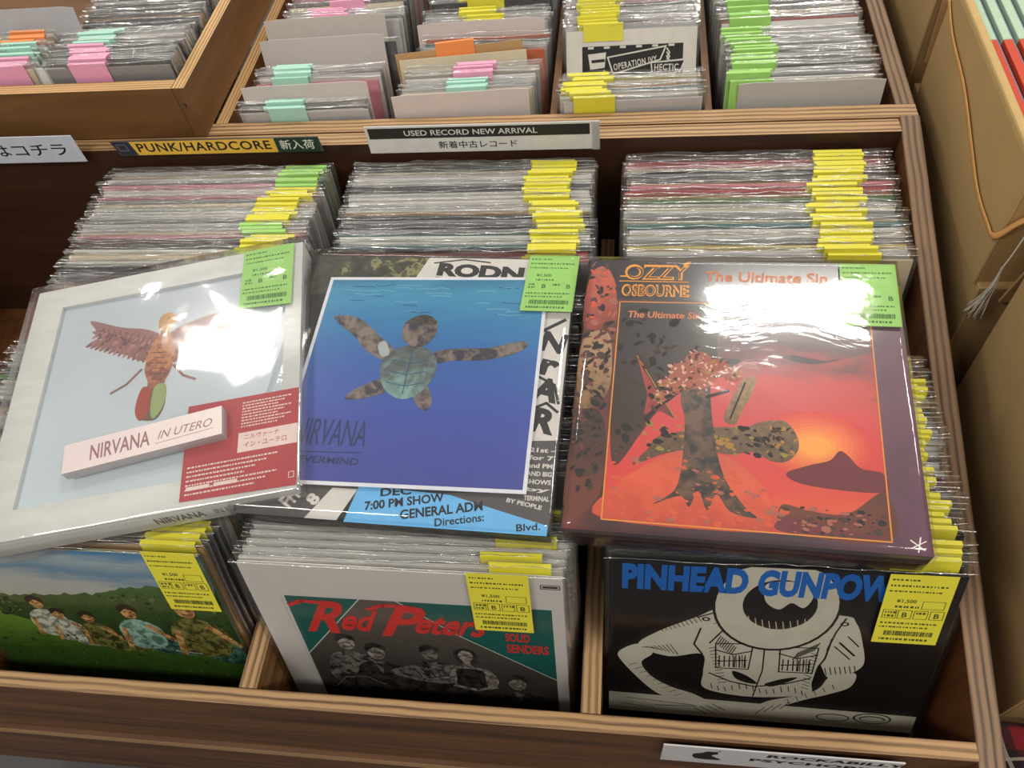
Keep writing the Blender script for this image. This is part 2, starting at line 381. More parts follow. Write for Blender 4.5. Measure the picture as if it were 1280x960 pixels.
# ------------------------------------------------------------------ records: shared meshes
def jacket_mesh(w, t):
    mb = MB(); A = mat('jacket_slot', (200, 200, 200)); h = w
    mb.box(-w / 2, w / 2, -t / 2, -t / 2 + .0007, 0, h, A)
    mb.box(-w / 2, w / 2, t / 2 - .0007, t / 2, 0, h, A)
    mb.box(-w / 2, -w / 2 + .0007, -t / 2 + .0007, t / 2 - .0007, 0, h, A)
    mb.box(-w / 2 + .002, w / 2 - .003, -t / 2 + .001, t / 2 - .001, .001, h - .0015, PAPER)
    me = mesh('jacket', mb.v, mb.f, mb.mats, mb.m); return me
def pouch_mesh(w, h, t, seed, nx=22, top_amp=.0016, flare=.0015):
    """open-topped plastic pouch with a wavy mouth and crinkled sides"""
    r = random.Random(seed); v = []; f = []; edge = []; zs = [0, .4 * h, .8 * h, h - .012, h - .005, h]
    ph = [r.uniform(0, 6) for _ in range(6)]
    for side in (-1, 1):
        b = len(v)
        for j, z in enumerate(zs):
            amp = (.0001, .0002, .0004, .0007, .0012, top_amp)[j]
            for i in range(nx + 1):
                x = -w / 2 + w * i / nx
                wob = math.sin(x * 60 + ph[0]) * .5 + math.sin(x * 137 + ph[1] + side) * .5 + r.uniform(-.5, .5)
                yy = side * (t / 2 + (flare if j == 5 else .0004) * (.5 + .5 * math.sin(x * 25 + ph[2]))) + wob * amp * .7
                xx = x + (math.sin(z * 40 + ph[3]) * .0012 + r.uniform(-.0008, .0008)) * (1 if i in (0, nx) else 0)
                zz = z + (math.sin(x * 43 + ph[4]) * .001 + r.uniform(-.0007, .0007) if j == 5 else 0)
                v.append((xx, yy, zz))
        for i in range(nx + 1):
            tx, ty, tz = v[b + 5 * (nx + 1) + i]; v.append((tx, ty + side * r.uniform(.0003, .0011), tz - r.uniform(0, .0007)))
        for j in range(len(zs)):
            for i in range(nx):
                a = b + j * (nx + 1) + i; q = (a, a + 1, a + nx + 2, a + nx + 1)
                f.append(q if side < 0 else q[::-1])
                if j == len(zs) - 1: edge.append(len(f) - 1)
    n = (nx + 1) * (len(zs) + 1)
    for j in range(len(zs) - 1):
        for i in (0, nx):
            a = j * (nx + 1) + i; f.append((a, a + nx + 1, n + a + nx + 1, n + a))
    mi_ = [0] * len(f)
    for q in edge: mi_[q] = 1
    me = mesh('plastic_sleeve', v, f, [BAG, BAGEDGE], mi_, smooth=True); return me
def tab_mesh(w, h, t, z, mname='sticker_slot'):
    """price sticker stuck to the front of the sleeve, its top folded over the mouth"""
    mb = MB(); A = mat(mname, (230, 230, 60))
    mb.box(-w / 2, w / 2, -t / 2 - .0012, -t / 2 - .0009, z - h, z, A)
    mb.hexa([(-w / 2, -t / 2 - .0012, z), (w / 2, -t / 2 - .0012, z), (w / 2, t / 2 * .4, z + .0006), (-w / 2, t / 2 * .4, z + .0006),
             (-w / 2, -t / 2 - .0012, z + .0003), (w / 2, -t / 2 - .0012, z + .0003), (w / 2, t / 2 * .4, z + .0012), (-w / 2, t / 2 * .4, z + .0012)], A)
    return mesh('price_sticker', mb.v, mb.f, mb.mats, mb.m)
LPJ = jacket_mesh(.315, .0034); LPP = [pouch_mesh(.3235, .3225, .0046, k) for k in range(7)]
LPT = [tab_mesh(.058, .09, .0046, .3232 - q) for q in (0, .0022, .001)]
SJ = jacket_mesh(.178, .0022); SP = [pouch_mesh(.186, .1855, .0032, 40 + k, nx=14, top_amp=.001, flare=.001) for k in range(5)]
ST = [tab_mesh(.054, .05, .0032, .1862 - q) for q in (0, .0016)]

COLS = {'white': (232, 230, 226), 'cream': (222, 210, 182), 'light grey': (206, 206, 206), 'grey': (150, 150, 152), 'dark grey': (74, 74, 78),
        'black': (30, 29, 30), 'pink': (222, 140, 158), 'red': (186, 40, 48), 'blue': (52, 92, 150), 'teal': (54, 124, 124),
        'tan': (192, 152, 104), 'yellow': (216, 196, 84), 'green': (88, 128, 72), 'maroon': (110, 44, 56), 'orange': (214, 104, 52)}
def cm(c): return mat(c.replace(' ', '_') + '_jacket', COLS[c], rough=.45, coat=.2, var=.04)
def retag(o, label, group): o['label'] = label; o['group'] = group; return o
class Rec:
    """a record: Empty with jacket, plastic sleeve and price sticker; copies are made object by object"""
    def __init__(s, jm, pouches, tabs): s.jm, s.p, s.t = jm, pouches, tabs; s.src = None
    def put(s, name, loc, lean, yaw, roll, color, stk, sx, label, cat, group, plastic=True, dx=0):
        if s.src is None:
            e = bpy.data.objects.new(name, None); e.empty_display_size = .02
            j = bpy.data.objects.new('jacket', s.jm); k = bpy.data.objects.new('plastic_sleeve', s.p[0]); t = bpy.data.objects.new('price_sticker', s.t[0])
            s.src = (e, j, k, t)
        E_, J_, K_, T_ = s.src
        e = E_.copy(); e.name = name; COL.objects.link(e)
        e.rotation_euler = Euler((-math.radians(lean), math.radians(roll), math.radians(yaw)), 'XYZ'); e.location = loc
        tag(e, label, cat, group)
        j = J_.copy(); j.parent = e; COL.objects.link(j); j.material_slots[0].link = 'OBJECT'; j.material_slots[0].material = cm(color)
        if plastic:
            k = K_.copy(); k.data = rnd.choice(s.p); k.parent = e; COL.objects.link(k); k.location.x = rnd.uniform(-.001, .001)
        if stk:
            t = T_.copy(); t.data = rnd.choice(s.t); t.parent = e; COL.objects.link(t); t.location.x = sx
            t.material_slots[0].link = 'OBJECT'; t.material_slots[0].material = STK[stk]
        return e
lp = Rec(LPJ, LPP, LPT); sg = Rec(SJ, SP, ST)

def pack_lp(x, y0, y1, pitch, where, palette, stk, sx, lean0, lean1, zj=.005, xj=.003, drift=0, top=.142):
    """LPs standing one behind the other; y0..y1 is where their tops are"""
    y = y0; n = 0; run = None; left = 0; seg = 0; sseg = 0
    while y < y1:
        f = (y - y0) / max(1e-6, y1 - y0); ln = lean0 + (lean1 - lean0) * f + rnd.uniform(-.25, .25)
        c = rnd.choices([p[0] for p in palette], [p[1] for p in palette])[0]
        if callable(stk): sc, so = stk(f)
        else: sc, so = stk, 0
        if sseg <= 0: seg = rnd.uniform(-.009, .009); sseg = rnd.randint(2, 6)
        sseg -= 1
        a = math.radians(ln); yb = y - .315 * math.sin(a); xx = x + drift * f + rnd.uniform(-xj, xj)
        who = '%s LP in crinkled clear plastic, %s' % (c, where)
        lp.put('vinyl_record', (xx, yb, FZ + rnd.uniform(0, zj)), ln, rnd.uniform(-.35, .35), rnd.uniform(-.25, .25), c, sc,
               sx + so + seg + rnd.uniform(-.003, .003), who, 'record', who)
        y += pitch * rnd.uniform(.75, 1.3); n += 1

PAL1 = [('white', 6), ('light grey', 4), ('pink', 3), ('grey', 2), ('maroon', 1), ('cream', 3), ('dark grey', 3), ('teal', 1), ('black', 1)]
PAL2 = [('light grey', 3), ('grey', 2), ('white', 3), ('pink', 2), ('dark grey', 4), ('blue', 1), ('black', 2), ('cream', 2), ('tan', 2), ('teal', 1), ('red', 1)]
PAL3 = [('light grey', 3), ('cream', 4), ('white', 3), ('pink', 2), ('teal', 2), ('grey', 1), ('yellow', 3), ('red', 1), ('dark grey', 2), ('tan', 2), ('green', 1), ('black', 1)]
PALR = [('maroon', 3), ('dark grey', 4), ('black', 3), ('grey', 3), ('light grey', 2), ('tan', 1)]
# right-hand compartment
pack_lp(-.1715, .478, .649, .0067, 'back stack of the right-hand compartment', PAL3, 'yellow', .092, 12, 5, xj=.004, drift=-.002)
pack_lp(-.181, .148, .340, .0058, 'edge showing right of the red puzzle box', PALR, 'yellow', .117, 19.5, 18, xj=.005, drift=-.006)
# middle compartment
pack_lp(-.533, .472, .648, .0067, 'back stack of the middle compartment', PAL2, 'yellow', .112, 12, 5, xj=.003)
pack_lp(-.538, .190, .420, .0135, 'under the blue picture card set', [('light grey', 2), ('grey', 1), ('dark grey', 1)], None, 0, 14, 13, xj=.003)
# left compartment
def s1(f):
    return ('green', .004) if f > .80 else (('yellow', -.004) if (f > .5 or .12 < f < .4) else ('green', -.012))
pack_lp(-.8905, .425, .645, .0066, 'back stack of the left compartment', PAL1, s1, .118, 12, 5, xj=.004, drift=-.001)
pack_lp(-.899, .128, .350, .0080, 'under the grey framed box set', [('light grey', 4), ('white', 3), ('green', 1), ('tan', 1), ('dark grey', 1)], None, .1, 17, 14, xj=.003)
# slim group behind the front jacket of the left compartment
for k in range(4):
    a = math.radians(16); c = ('tan', 'dark grey', 'black', 'dark grey')[k]
    who = '%s LP just behind the green outdoor jacket in the left compartment' % c if k != 1 and k != 3 else 'dark grey LP just behind the green outdoor jacket in the left compartment'
    lp.put('vinyl_record', (-.8945 + .003 * k, .0965 + k * .0075 - .315 * math.sin(a), FZ), 16, .2, 0, c, 'yellow', .122, who, 'record', who if k in (1, 3) else None)
    if k in (0, 2): pass

# white jackets behind the Red Peters record
for k in range(7):
    a = math.radians(14.2)
    who = 'white LP in the run of plain white jackets behind the red-script front record'
    lp.put('vinyl_record', (-.5395 + .0012 * k, .0905 + k * .0088 - .315 * math.sin(a), FZ + .001), 14.2, .3, 0, 'white', 'yellow' if k != 2 else None,
           .108 if k % 3 else .118, who, 'record', who)
# records behind the black front record on the right
for k in range(3):
    a = math.radians(20)
    who = 'black LP standing directly behind the blue-lettered black front record'
    lp.put('vinyl_record', (-.182 + .002 * k, .1185 + k * .008 - .315 * math.sin(a), FZ + .001), 20, 0, 0, 'black', 'yellow', .12, who, 'record', who)

# ------------------------------------------------------------------ front records with artwork
def hero(name, label, tl, lean, body, artfn, stick, stick_label=None, t=.0036, w=.315, edge=PAPER):
    """tl: world position of the jacket's top left front corner"""
    a = math.radians(lean); z = Vector((0, math.sin(a), math.cos(a)))
    base = Vector(tl) + Vector((w / 2, 0, 0)) - z * w
    e = thing(name, label, 'record', loc=base, rot=(-a, 0, 0))
    m = MB(); m.box(-w / 2, w / 2, 0, .0007, 0, w, [body, edge, body, body, body, body]); m.box(-w / 2, w / 2, t - .0007, t, 0, w, [body, edge, body, body, body, body])
    m.box(-w / 2, -w / 2 + .0007, .0007, t - .0007, 0, w, body); m.box(-w / 2 + .002, w / 2 - .002, .001, t - .001, .001, w - .002, PAPER)
    m.build('jacket', e)
    A = Art(); artfn(A); A.build('cover_print', e, lambda u, v, h: (min(max(u, 0), w) - w / 2, -h, w - min(max(v, 0), w)))
    # clear sleeve
    pm = pouch_mesh(w + .009, w + .007, t + .0045, hash(name) % 50, nx=30, top_amp=.0012)
    pm.materials[0] = BAG2
    o = link('plastic_sleeve', pm, e, (0, t / 2, 0))
    B = Art()
    x, y, sw, sh = stick[:4]
    m = MB(); m.box(x - w / 2, x + sw - w / 2, -.0046, -.0043, w - y - sh, w - y, YEL)
    so = m.build('price_sticker', e)
    sticker_art(B, x, y, sw, sh); B.build('sticker_print', so, lambda u, v, h: (u - w / 2, -.0046 - h, w - v))
    return e

def art_red(A):
    teal = mat('teal_print', (22, 92, 86), rough=.35, coat=.3); gry = mat('grey_panel_print', (206, 202, 198), rough=.35, coat=.3, var=.02)
    dk = grad('photo_dark_print', 2, .05, .25, [(0, (34, 30, 30)), (1, (92, 86, 80))], nscale=60, namt=.15)
    red = mat('red_print', (206, 52, 48)); sk = mott('grey_skin_print', (84, 78, 74), (168, 160, 150), 140, 1.4); sk2 = mott('grey_suit_print', (44, 40, 40), (130, 124, 118), 110, 1.6); bk = mott('black_photo_print', (22, 20, 20), (62, 58, 56), 90, 1.6)
    wh = mat('thin_line_print', (190, 200, 190))
    A.rect(0, 0, .315, .315, gry)
    A.rect(.0345, .050, .303, .315, teal)
    A.poly([(.112, .050), (.150, .050), (.205, .104), (.303, .180), (.303, .29), (.25, .315), (.06, .315), (.0345, .28), (.0345, .157)], dk)
    A.line([(.112, .050), (.0345, .157)], .0012, wh); A.line([(.150, .050), (.205, .104), (.303, .180)], .0012, wh)
    # band members, simple figures
    def man(x, y, s, head=sk, body=bk, shirt=sk2):
        A.blob([(x - .026 * s, y + .075 * s), (x - .022 * s, y + .032 * s), (x - .006 * s, y + .02 * s), (x + .008 * s, y + .02 * s), (x + .024 * s, y + .032 * s), (x + .03 * s, y + .08 * s)], body)
        A.poly([(x - .006 * s, y + .02 * s), (x + .006 * s, y + .02 * s), (x, y + .045 * s)], shirt)
        A.oval(x, y + .004 * s, .0088 * s, .0125 * s, head)
        A.blob([(x - .0095 * s, y + .002 * s), (x - .009 * s, y - .009 * s), (x, y - .013 * s), (x + .01 * s, y - .008 * s), (x + .0095 * s, y), (x, y - .005 * s)], bk)
        A.rect(x - .005 * s, y + .003 * s, x - .002 * s, y + .0045 * s, bk); A.rect(x + .002 * s, y + .003 * s, x + .005 * s, y + .0045 * s, bk, True); A.rect(x - .003 * s, y + .0105 * s, x + .003 * s, y + .0115 * s, bk, True)
    man(.081, .128, 1.05, body=sk2); man(.111, .143, 1.1); man(.170, .139, 1.0, head=sk2)
    A.blob([(.12, .185), (.15, .168), (.2, .162), (.205, .175), (.19, .2), (.15, .2)], sk2)
    for k in range(5): A.line([(.148 + k * .008, .172), (.155 + k * .008, .193)], .0015, bk)
    A.line([(.16, .196), (.215, .18)], .003, sk)
    # woman with bare shoulders
    A.blob([(.196, .143), (.199, .131), (.209, .128), (.218, .133), (.221, .148), (.217, .158), (.201, .157)], bk)
    A.oval(.2085, .143, .0078, .0105, sk)
    A.blob([(.205, .15), (.212, .15), (.214, .162), (.232, .17), (.240, .19), (.232, .205), (.21, .202), (.192, .202), (.186, .188), (.193, .168), (.203, .162)], sk)
    A.blob([(.197, .17), (.222, .17), (.226, .19), (.224, .23), (.193, .23), (.194, .19)], bk)
    A.line([(.19, .205), (.215, .212), (.236, .203)], .005, sk)
    man(.260, .188, 1.1, head=sk)
    A.blob([(.05, .222), (.065, .198), (.09, .195), (.112, .21), (.118, .24), (.08, .25), (.052, .245)], bk); A.line([(.05, .225), (.066, .203), (.09, .199), (.11, .213)], .001, sk)
    # script title
    A.text('R', .044, .113, .036, .058, red, shear=.45, bold=.03, rot=-1)
    A.line([(.036, .066), (.05, .058), (.085, .060)], .0055, red)
    A.text('ed', .080, .107, .032, .040, red, shear=.4, bold=.03)
    A.text('P', .124, .113, .034, .056, red, shear=.45, bold=.03)
    A.line([(.118, .066), (.135, .058), (.16, .058)], .005, red)
    A.text('eters', .158, .105, .072, .034, red, shear=.4, bold=.03)
    A.text('SOLID', .254, .109, .025, .015, red, bold=.03); A.text('SENDERS', .254, .130, .043, .016, red, bold=.03)
    A.frame([(.2945, .010), (.312, .010), (.312, .016), (.2945, .016)], .0008, INK); A.line([(.297, .013), (.3095, .013)], .0026, INK)
    A.line([(.03, .052), (.0345, .28)], .0006, wh)
hero('vinyl_record', 'white jacket with red script above a dark band photo, front of middle compartment', (-.6975, .082, .1412), 14,
     mat('white_jacket_board', (214, 210, 206), rough=.4, coat=.2, var=.02), art_red, (.2265, -.009, .058, .093))

def art_pin(A):
    bk = mat('black_cover_print', (20, 17, 18), rough=.3, coat=.5); wh = mat('bone_print', (192, 188, 172), rough=.4); bl = mat('blue_letter_print', (22, 96, 178), rough=.4)
    A.rect(0, 0, .315, .315, bk)
    # table top
    A.poly([(.001, .203), (.318 - .003, .211), (.315, .24), (.001, .235)], wh)
    A.line([(.02, .212), (.12, .22)], .001, bk); A.line([(.05, .222), (.10, .219)], .001, bk); A.line([(.015, .222), (.05, .228)], .0008, bk)
    # shirt
    A.blob([(.086, .073), (.10, .062), (.118, .060), (.215, .060), (.232, .070), (.243, .10), (.249, .132), (.235, .150), (.219, .155), (.208, .135), (.205, .165), (.203, .185), (.15, .196), (.101, .187), (.097, .16), (.094, .13), (.061, .137), (.030, .122), (.05, .098)], wh)
    # arms
    A.blob([(.030, .120), (.045, .133), (.034, .150), (.045, .172), (.066, .188), (.09, .198), (.112, .214), (.120, .227), (.108, .228), (.085, .214), (.06, .206), (.040, .188), (.014, .150), (.011, .134)], wh)
    A.blob([(.222, .152), (.244, .146), (.243, .168), (.225, .182), (.2, .196), (.178, .212), (.166, .228), (.152, .231), (.150, .219), (.165, .202), (.19, .190), (.212, .176)], wh)
    # fingers
    for i in range(4):
        A.line([(.092 + i * .006, .222 - i * .003), (.106 + i * .006, .232 - i * .003)], .001, bk); A.line([(.156 + i * .008, .225 - i * .004), (.164 + i * .008, .213 - i * .004)], .001, bk)
    # pockets, placket, folds
    for px in (.106, .168):
        A.frame([(px, .112), (px + .036, .110), (px + .035, .150), (px + .003, .151)], .0014, bk); A.line([(px, .122), (px + .018, .128), (px + .036, .121)], .0016, bk)
        for k in range(6): A.line([(px + .005 + k * .005, .131), (px + .006 + k * .005, .148)], .0013, bk)
        for k in range(5): A.line([(px + .018 + k * .003, .128), (px + .020 + k * .003, .148)], .0009, bk)
        A.line([(px + .004, .140), (px + .032, .136)], .0016, bk)
    A.line([(.153, .108), (.155, .150), (.150, .195)], .0014, bk); A.line([(.103, .16), (.125, .172), (.15, .178), (.18, .170), (.203, .158)], .0018, bk)
    for k in range(14): A.line([(.106 + k * .007, .178 + .004 * math.sin(k)), (.108 + k * .007, .186 + .003 * math.sin(k))], .0009, bk)
    for k in range(8): A.line([(.062 - k * .004, .118 + .001 * k), (.070 - k * .004, .133 - .0012 * k)], .0009, bk)
    for k in range(7): A.line([(.214 + k * .0045, .140 - k * .001), (.217 + k * .0045, .151 - k * .001)], .0009, bk)
    A.line([(.09, .09), (.085, .115), (.094, .13)], .0018, bk); A.line([(.214, .095), (.212, .125), (.208, .138)], .0018, bk)
    A.line([(.222, .10), (.238, .118)], .0022, bk); A.line([(.218, .106), (.235, .124)], .0014, bk); A.line([(.228, .09), (.24, .104)], .0014, bk)
    for (x, y) in ((.094, .076), (.222, .072)): A.oval(x, y, .004, .003, bk); A.oval(x, y, .002, .0015, wh)
    for k in range(7): A.line([(.102 + k * .004, .082 + k * .003), (.110 + k * .004, .079 + k * .003)], .0008, bk)
    for k in range(9): A.line([(.022 + k * .006, .155 + k * .006), (.029 + k * .006, .151 + k * .006)], .0007, bk)
    for k in range(6): A.line([(.185 + k * .008, .196 - k * .006), (.188 + k * .008, .203 - k * .006)], .0007, bk)
    # plate in place of the head
    for (p0, p1, n_) in (((.110, .100), (.128, .118), 9), ((.186, .118), (.206, .100), 9)):
        for k in range(n_): A.line([(p0[0] + (p1[0] - p0[0]) * k / n_, p0[1] + (p1[1] - p0[1]) * k / n_), (p0[0] + (p1[0] - p0[0]) * k / n_ - .004, p0[1] + (p1[1] - p0[1]) * k / n_ + .012)], .0010, bk)
    A.line([(.086, .074), (.101, .066), (.112, .09), (.10, .112)], .0016, bk); A.line([(.222, .064), (.216, .085), (.212, .112)], .0016, bk)
    for k in range(12): A.line([(.100 + k * .0012, .120 + k * .005), (.106 + k * .0014, .118 + k * .005)], .0008, bk); A.line([(.198 - k * .0002, .118 + k * .005), (.205 - k * .0002, .121 + k * .005)], .0008, bk)
    for k in range(10): A.line([(.048 + k * .004, .088 - k * .002), (.054 + k * .004, .098 - k * .002)], .0007, bk)
    A.blob([(.126, .154), (.140, .160), (.152, .172), (.142, .172), (.130, .166)], bk); A.blob([(.160, .172), (.176, .162), (.190, .158), (.180, .168), (.166, .176)], bk)
    A.oval(.157, .0525, .0585, .0655, bk, n=36); A.oval(.157, .052, .056, .063, wh, n=36); A.oval(.160, .050, .034, .035, bk, n=30)
    for k in range(9): A.line([(.133 + k * .0065, .068 + .006 * math.sin(k * .4)), (.135 + k * .0065, .078 + .006 * math.sin(k * .4))], .0008, wh)
    A.blob([(.147, .02), (.175, .018), (.188, .034), (.182, .052), (.170, .046), (.160, .056), (.148, .048), (.144, .034)], wh)
    A.oval(.234, .2215, .017, .0065, bk); A.oval(.234, .2215, .0155, .0052, wh); A.oval(.273, .219, .019, .009, bk); A.oval(.273, .219, .0172, .0075, wh); A.oval(.273, .2195, .013, .005, bk); A.oval(.273, .2200, .0115, .0038, wh)
    A.text('PINHEAD', .0125, .0375, .116, .035, bl, bold=.055); A.text('GUNPOWDER', .137, .0385, .168, .036, bl, bold=.055)
hero('vinyl_record', 'black jacket with big blue letters and a white drawn shirt, front of right compartment', (-.341, .108, .130), 20,
     mat('black_jacket_board', (24, 22, 23), rough=.35, coat=.4), art_pin, (.2475, -.004, .0575, .0935), edge=mat('black_edge', (40, 38, 38)))

def art_green(A):
    sky = grad('sky_print', 2, .235, .315, [(0, (178, 178, 166)), (.35, (176, 180, 176)), (.55, (104, 140, 166)), (.8, (160, 176, 184)), (1, (70, 132, 176))], nscale=14, namt=.38, stretch=(.35, 1, 2.4))
    tree = grad('tree_print', 2, .15, .27, [(0, (16, 34, 12)), (.6, (48, 78, 30)), (1, (84, 112, 56))], nscale=90, namt=.5)
    grass = grad('grass_print', 2, .05, .19, [(0, (34, 56, 20)), (.6, (56, 92, 28)), (1, (96, 132, 44))], nscale=70, namt=.35, stretch=(.6, 1, 2))
    A.rect(0, 0, .315, .315, sky)
    r = random.Random(3)
    tl = [(0, .200), (0, .078)] + [(x, .083 - .02 * math.sin(x * 9) * (x / .3) - .016 * (x > .17) * math.sin((x - .17) * 22) + r.uniform(-.003, .003)) for x in [i * .0063 for i in range(1, 50)]] + [(.315, .05), (.315, .200)]
    A.poly(tl, tree)
    A.poly([(0, .128), (.03, .112), (.05, .118), (.1, .138), (.15, .15), (.23, .15), (.315, .158), (.315, .315), (0, .315)], grass)
    skin = mott('tan_skin_print', (122, 84, 48), (214, 166, 104), 120, 1.3); hair = mat('dark_hair_print', (36, 26, 16)); wht = mott('pale_shirt_print', (112, 120, 104), (204, 206, 190), 110, 1.6); olive = mott('olive_shirt_print', (50, 52, 24), (124, 122, 60), 100, 1.6); jean = mott('green_jean_print', (20, 50, 44), (70, 120, 104), 90, 1.6); aq = mott('aqua_shirt_print', (70, 112, 96), (158, 192, 176), 100, 1.6)
    def sit(x, y, s, shirt, legs, flip=1):
        f = flip
        A.blob([(x - .01 * f * s, y + .05 * s), (x + .02 * f * s, y + .042 * s), (x + .052 * f * s, y + .045 * s), (x + .075 * f * s, y + .062 * s), (x + .05 * f * s, y + .072 * s), (x + .01 * f * s, y + .07 * s)], legs)
        A.blob([(x - .018 * s, y + .022 * s), (x - .004 * s, y + .012 * s), (x + .014 * s, y + .014 * s), (x + .028 * f * s, y + .03 * s), (x + .02 * s, y + .06 * s), (x - .014 * s, y + .062 * s), (x - .022 * s, y + .04 * s)], shirt)
        A.line([(x + .014 * f * s, y + .022 * s), (x + .034 * f * s, y + .044 * s), (x + .046 * f * s, y + .045 * s)], .007 * s, skin); A.line([(x - .016 * s, y + .03 * s), (x - .02 * s, y + .062 * s)], .006 * s, skin)
        A.oval(x, y, .0085 * s, .0115 * s, skin); A.blob([(x - .009 * s, y), (x - .01 * s, y - .009 * s), (x, y - .014 * s), (x + .01 * s, y - .009 * s), (x + .0095 * s, y), (x, y - .006 * s)], hair)
        A.rect(x - .005 * s, y - .0015 * s, x - .002 * s, y, hair); A.rect(x + .002 * s, y - .0015 * s, x + .005 * s, y, hair, True); A.rect(x - .003 * s, y + .006 * s, x + .003 * s, y + .007 * s, hair, True)
    sit(.094, .094, .95, wht, skin); sit(.112, .112, .8, wht, wht, 1); sit(.146, .115, .85, olive, olive, 1); sit(.200, .101, 1.05, aq, jean); sit(.268, .090, 1.35, olive, jean)
    A.line([(.208, .163), (.235, .170), (.262, .172)], .0016, wht)
    lf = [mat('leaf_dark_print', (24, 44, 16)), mat('leaf_mid_print', (58, 84, 36)), mat('leaf_light_print', (92, 118, 58))]
    A.scatter(lambda x, y: y > .088 - .02 * math.sin(x * 9) * (x / .3) - .016 * (x > .17) * math.sin((x - .17) * 22) and not any(abs(x - cx) < .03 and y > .078 for cx in (.1, .146, .2, .268)), (.0, .07, .314, .118), 150, lf, .001, .004, 31)
    A.scatter(lambda x, y: y > .150, (.0, .15, .314, .24), 160, [mat('blade_dark_print', (38, 60, 22)), mat('blade_light_print', (84, 112, 44))], .0008, .003, 32, tilt=1.5)
hero('vinyl_record', 'jacket showing seated figures on green grass below trees and blue sky, front of left compartment', (-1.0535, .0865, .1400), 16,
     mat('green_jacket_board', (110, 128, 96), rough=.35, coat=.4), art_green, (.2590, -.010, .056, .093), edge=mat('pale_edge', (200, 190, 160)))

# ------------------------------------------------------------------ boxed items lying on top
def box_frame(c, X, Y): # matrix from a centre and two axes
    X = Vector(X).normalized(); Z = X.cross(Vector(Y)).normalized(); Y = Z.cross(X)
    return Matrix(((X.x, Y.x, Z.x, c[0]), (X.y, Y.y, Z.y, c[1]), (X.z, Y.z, Z.z, c[2]), (0, 0, 0, 1)))
def shell(name, parent, w, h, z0, z1, m, seed, nx=30, amp=.0012, pad=.0012):
    """thin film wrapped round a box: top sheet plus skirts, softly wrinkled"""
    v = []; f = []; r = random.Random(seed); off = Vector((seed * 3.1, 0, 0))
    for j in range(nx + 1):
        for i in range(nx + 1):
            x = (i / nx - .5) * (w + 2 * pad); y = (j / nx - .5) * (h + 2 * pad)
            e = min(i, nx - i, j, nx - j) / 3.0
            z = z1 + pad * .6 + (noise.noise(Vector((x * 14, y * 14, 0)) + off) * .5 + .5) * amp * min(1, e)
            v.append((x, y, z))
    for j in range(nx):
        for i in range(nx): a = j * (nx + 1) + i; f.append((a, a + 1, a + nx + 2, a + nx + 1))
    ring = [i for i in range(nx + 1)] + [j * (nx + 1) + nx for j in range(1, nx + 1)] + [nx * (nx + 1) + i for i in range(nx - 1, -1, -1)] + [j * (nx + 1) for j in range(nx - 1, 0, -1)]
    prev = ring
    for zz, q in ((z1 * .5 + z0 * .5, .6), (z0 - .0006, .1)):
        new = []
        for k in ring:
            x, y, _ = v[k]; d = Vector((x, y, 0)).normalized() * q * .0015
            v.append((x + d.x * r.uniform(.2, 1.4), y + d.y * r.uniform(.2, 1.4), zz)); new.append(len(v) - 1)
        for k in range(len(ring)):
            k2 = (k + 1) % len(ring); f.append((prev[k], new[k], new[k2], prev[k2]))
        prev = new
    return link(name, mesh(name, v, f, [m], smooth=True), parent)
def flat_sticker(parent, q, z, m, artargs=None, name='price_sticker'):
    """q: four corners (u, v down) of a sticker on top of a lying box"""
    mb = MB(); p = [(a, -b, z) for a, b in q]; p = [p[3], p[2], p[1], p[0]]
    mb.hexa([*p, *[(a, b, z + .0003) for a, b, _ in p]], m); so = mb.build(name, parent)
    if artargs is not False:
        B = Art(.00006); sticker_art(B, 0, 0, 1, 1, ink=artargs)
        (x0, y0), (x1, y1), (x2, y2), (x3, y3) = q
        def fmt(u, v, h):
            a = (x0 * (1 - u) + x1 * u) * (1 - v) + (x3 * (1 - u) + x2 * u) * v; b = (y0 * (1 - u) + y1 * u) * (1 - v) + (y3 * (1 - u) + y2 * u) * v
            return (a, -b, z + .0003 + h)
        # thin frames are drawn in unit space, so widths scale with the sticker
        B.v = [p for p in B.v]; B.build('sticker_print', so, fmt)
    return so
GINK = mat('green_sticker_ink', (58, 110, 44), rough=.6)

# --- red fantasy puzzle box
pz = thing('puzzle_box', 'dark red shrink-wrapped 500 piece puzzle box with a fiery landscape and orange lettering', 'puzzle box',
           mw=box_frame((-.221, .2627, .193), (.9984, -.05, .0261), (.0481, .9965, .0688)))
H = .155
dk = mat('puzzle_side_print', (58, 26, 34), rough=.4, coat=.5)
m = MB(); m.box(-H, H, -H, H, -.037, -.0004, dk); m.build('box_lid', pz, bevel=.001)
A = Art()
def gm(name, *a, **k): return grad(name, *a, **k)
bgout = gm('puzzle_border_print', 0, -.155, .155, [(0, (120, 50, 42)), (.18, (62, 28, 34)), (.6, (58, 36, 48)), (1, (104, 62, 84))], nscale=22, namt=.28)
topb = mat('puzzle_top_band_print', (42, 36, 44), rough=.3, coat=.5)
fire = gm('fire_sky_print', 1, -.145, .10, [(0, (226, 96, 52)), (.22, (216, 62, 56)), (.42, (214, 62, 66)), (.60, (200, 70, 66)), (.74, (120, 60, 64)), (.86, (64, 56, 62)), (1, (44, 44, 50))], nscale=22, namt=.24, stretch=(.5, 1.4, 1))
rock = gm('dark_rock_print', 1, -.12, .10, [(0, (110, 52, 34)), (.35, (52, 30, 26)), (1, (30, 26, 28))], nscale=30, namt=.3)
lava = gm('lava_print', 1, -.145, -.06, [(0, (196, 70, 46)), (.5, (224, 92, 56)), (1, (200, 84, 60))], nscale=45, namt=.5)
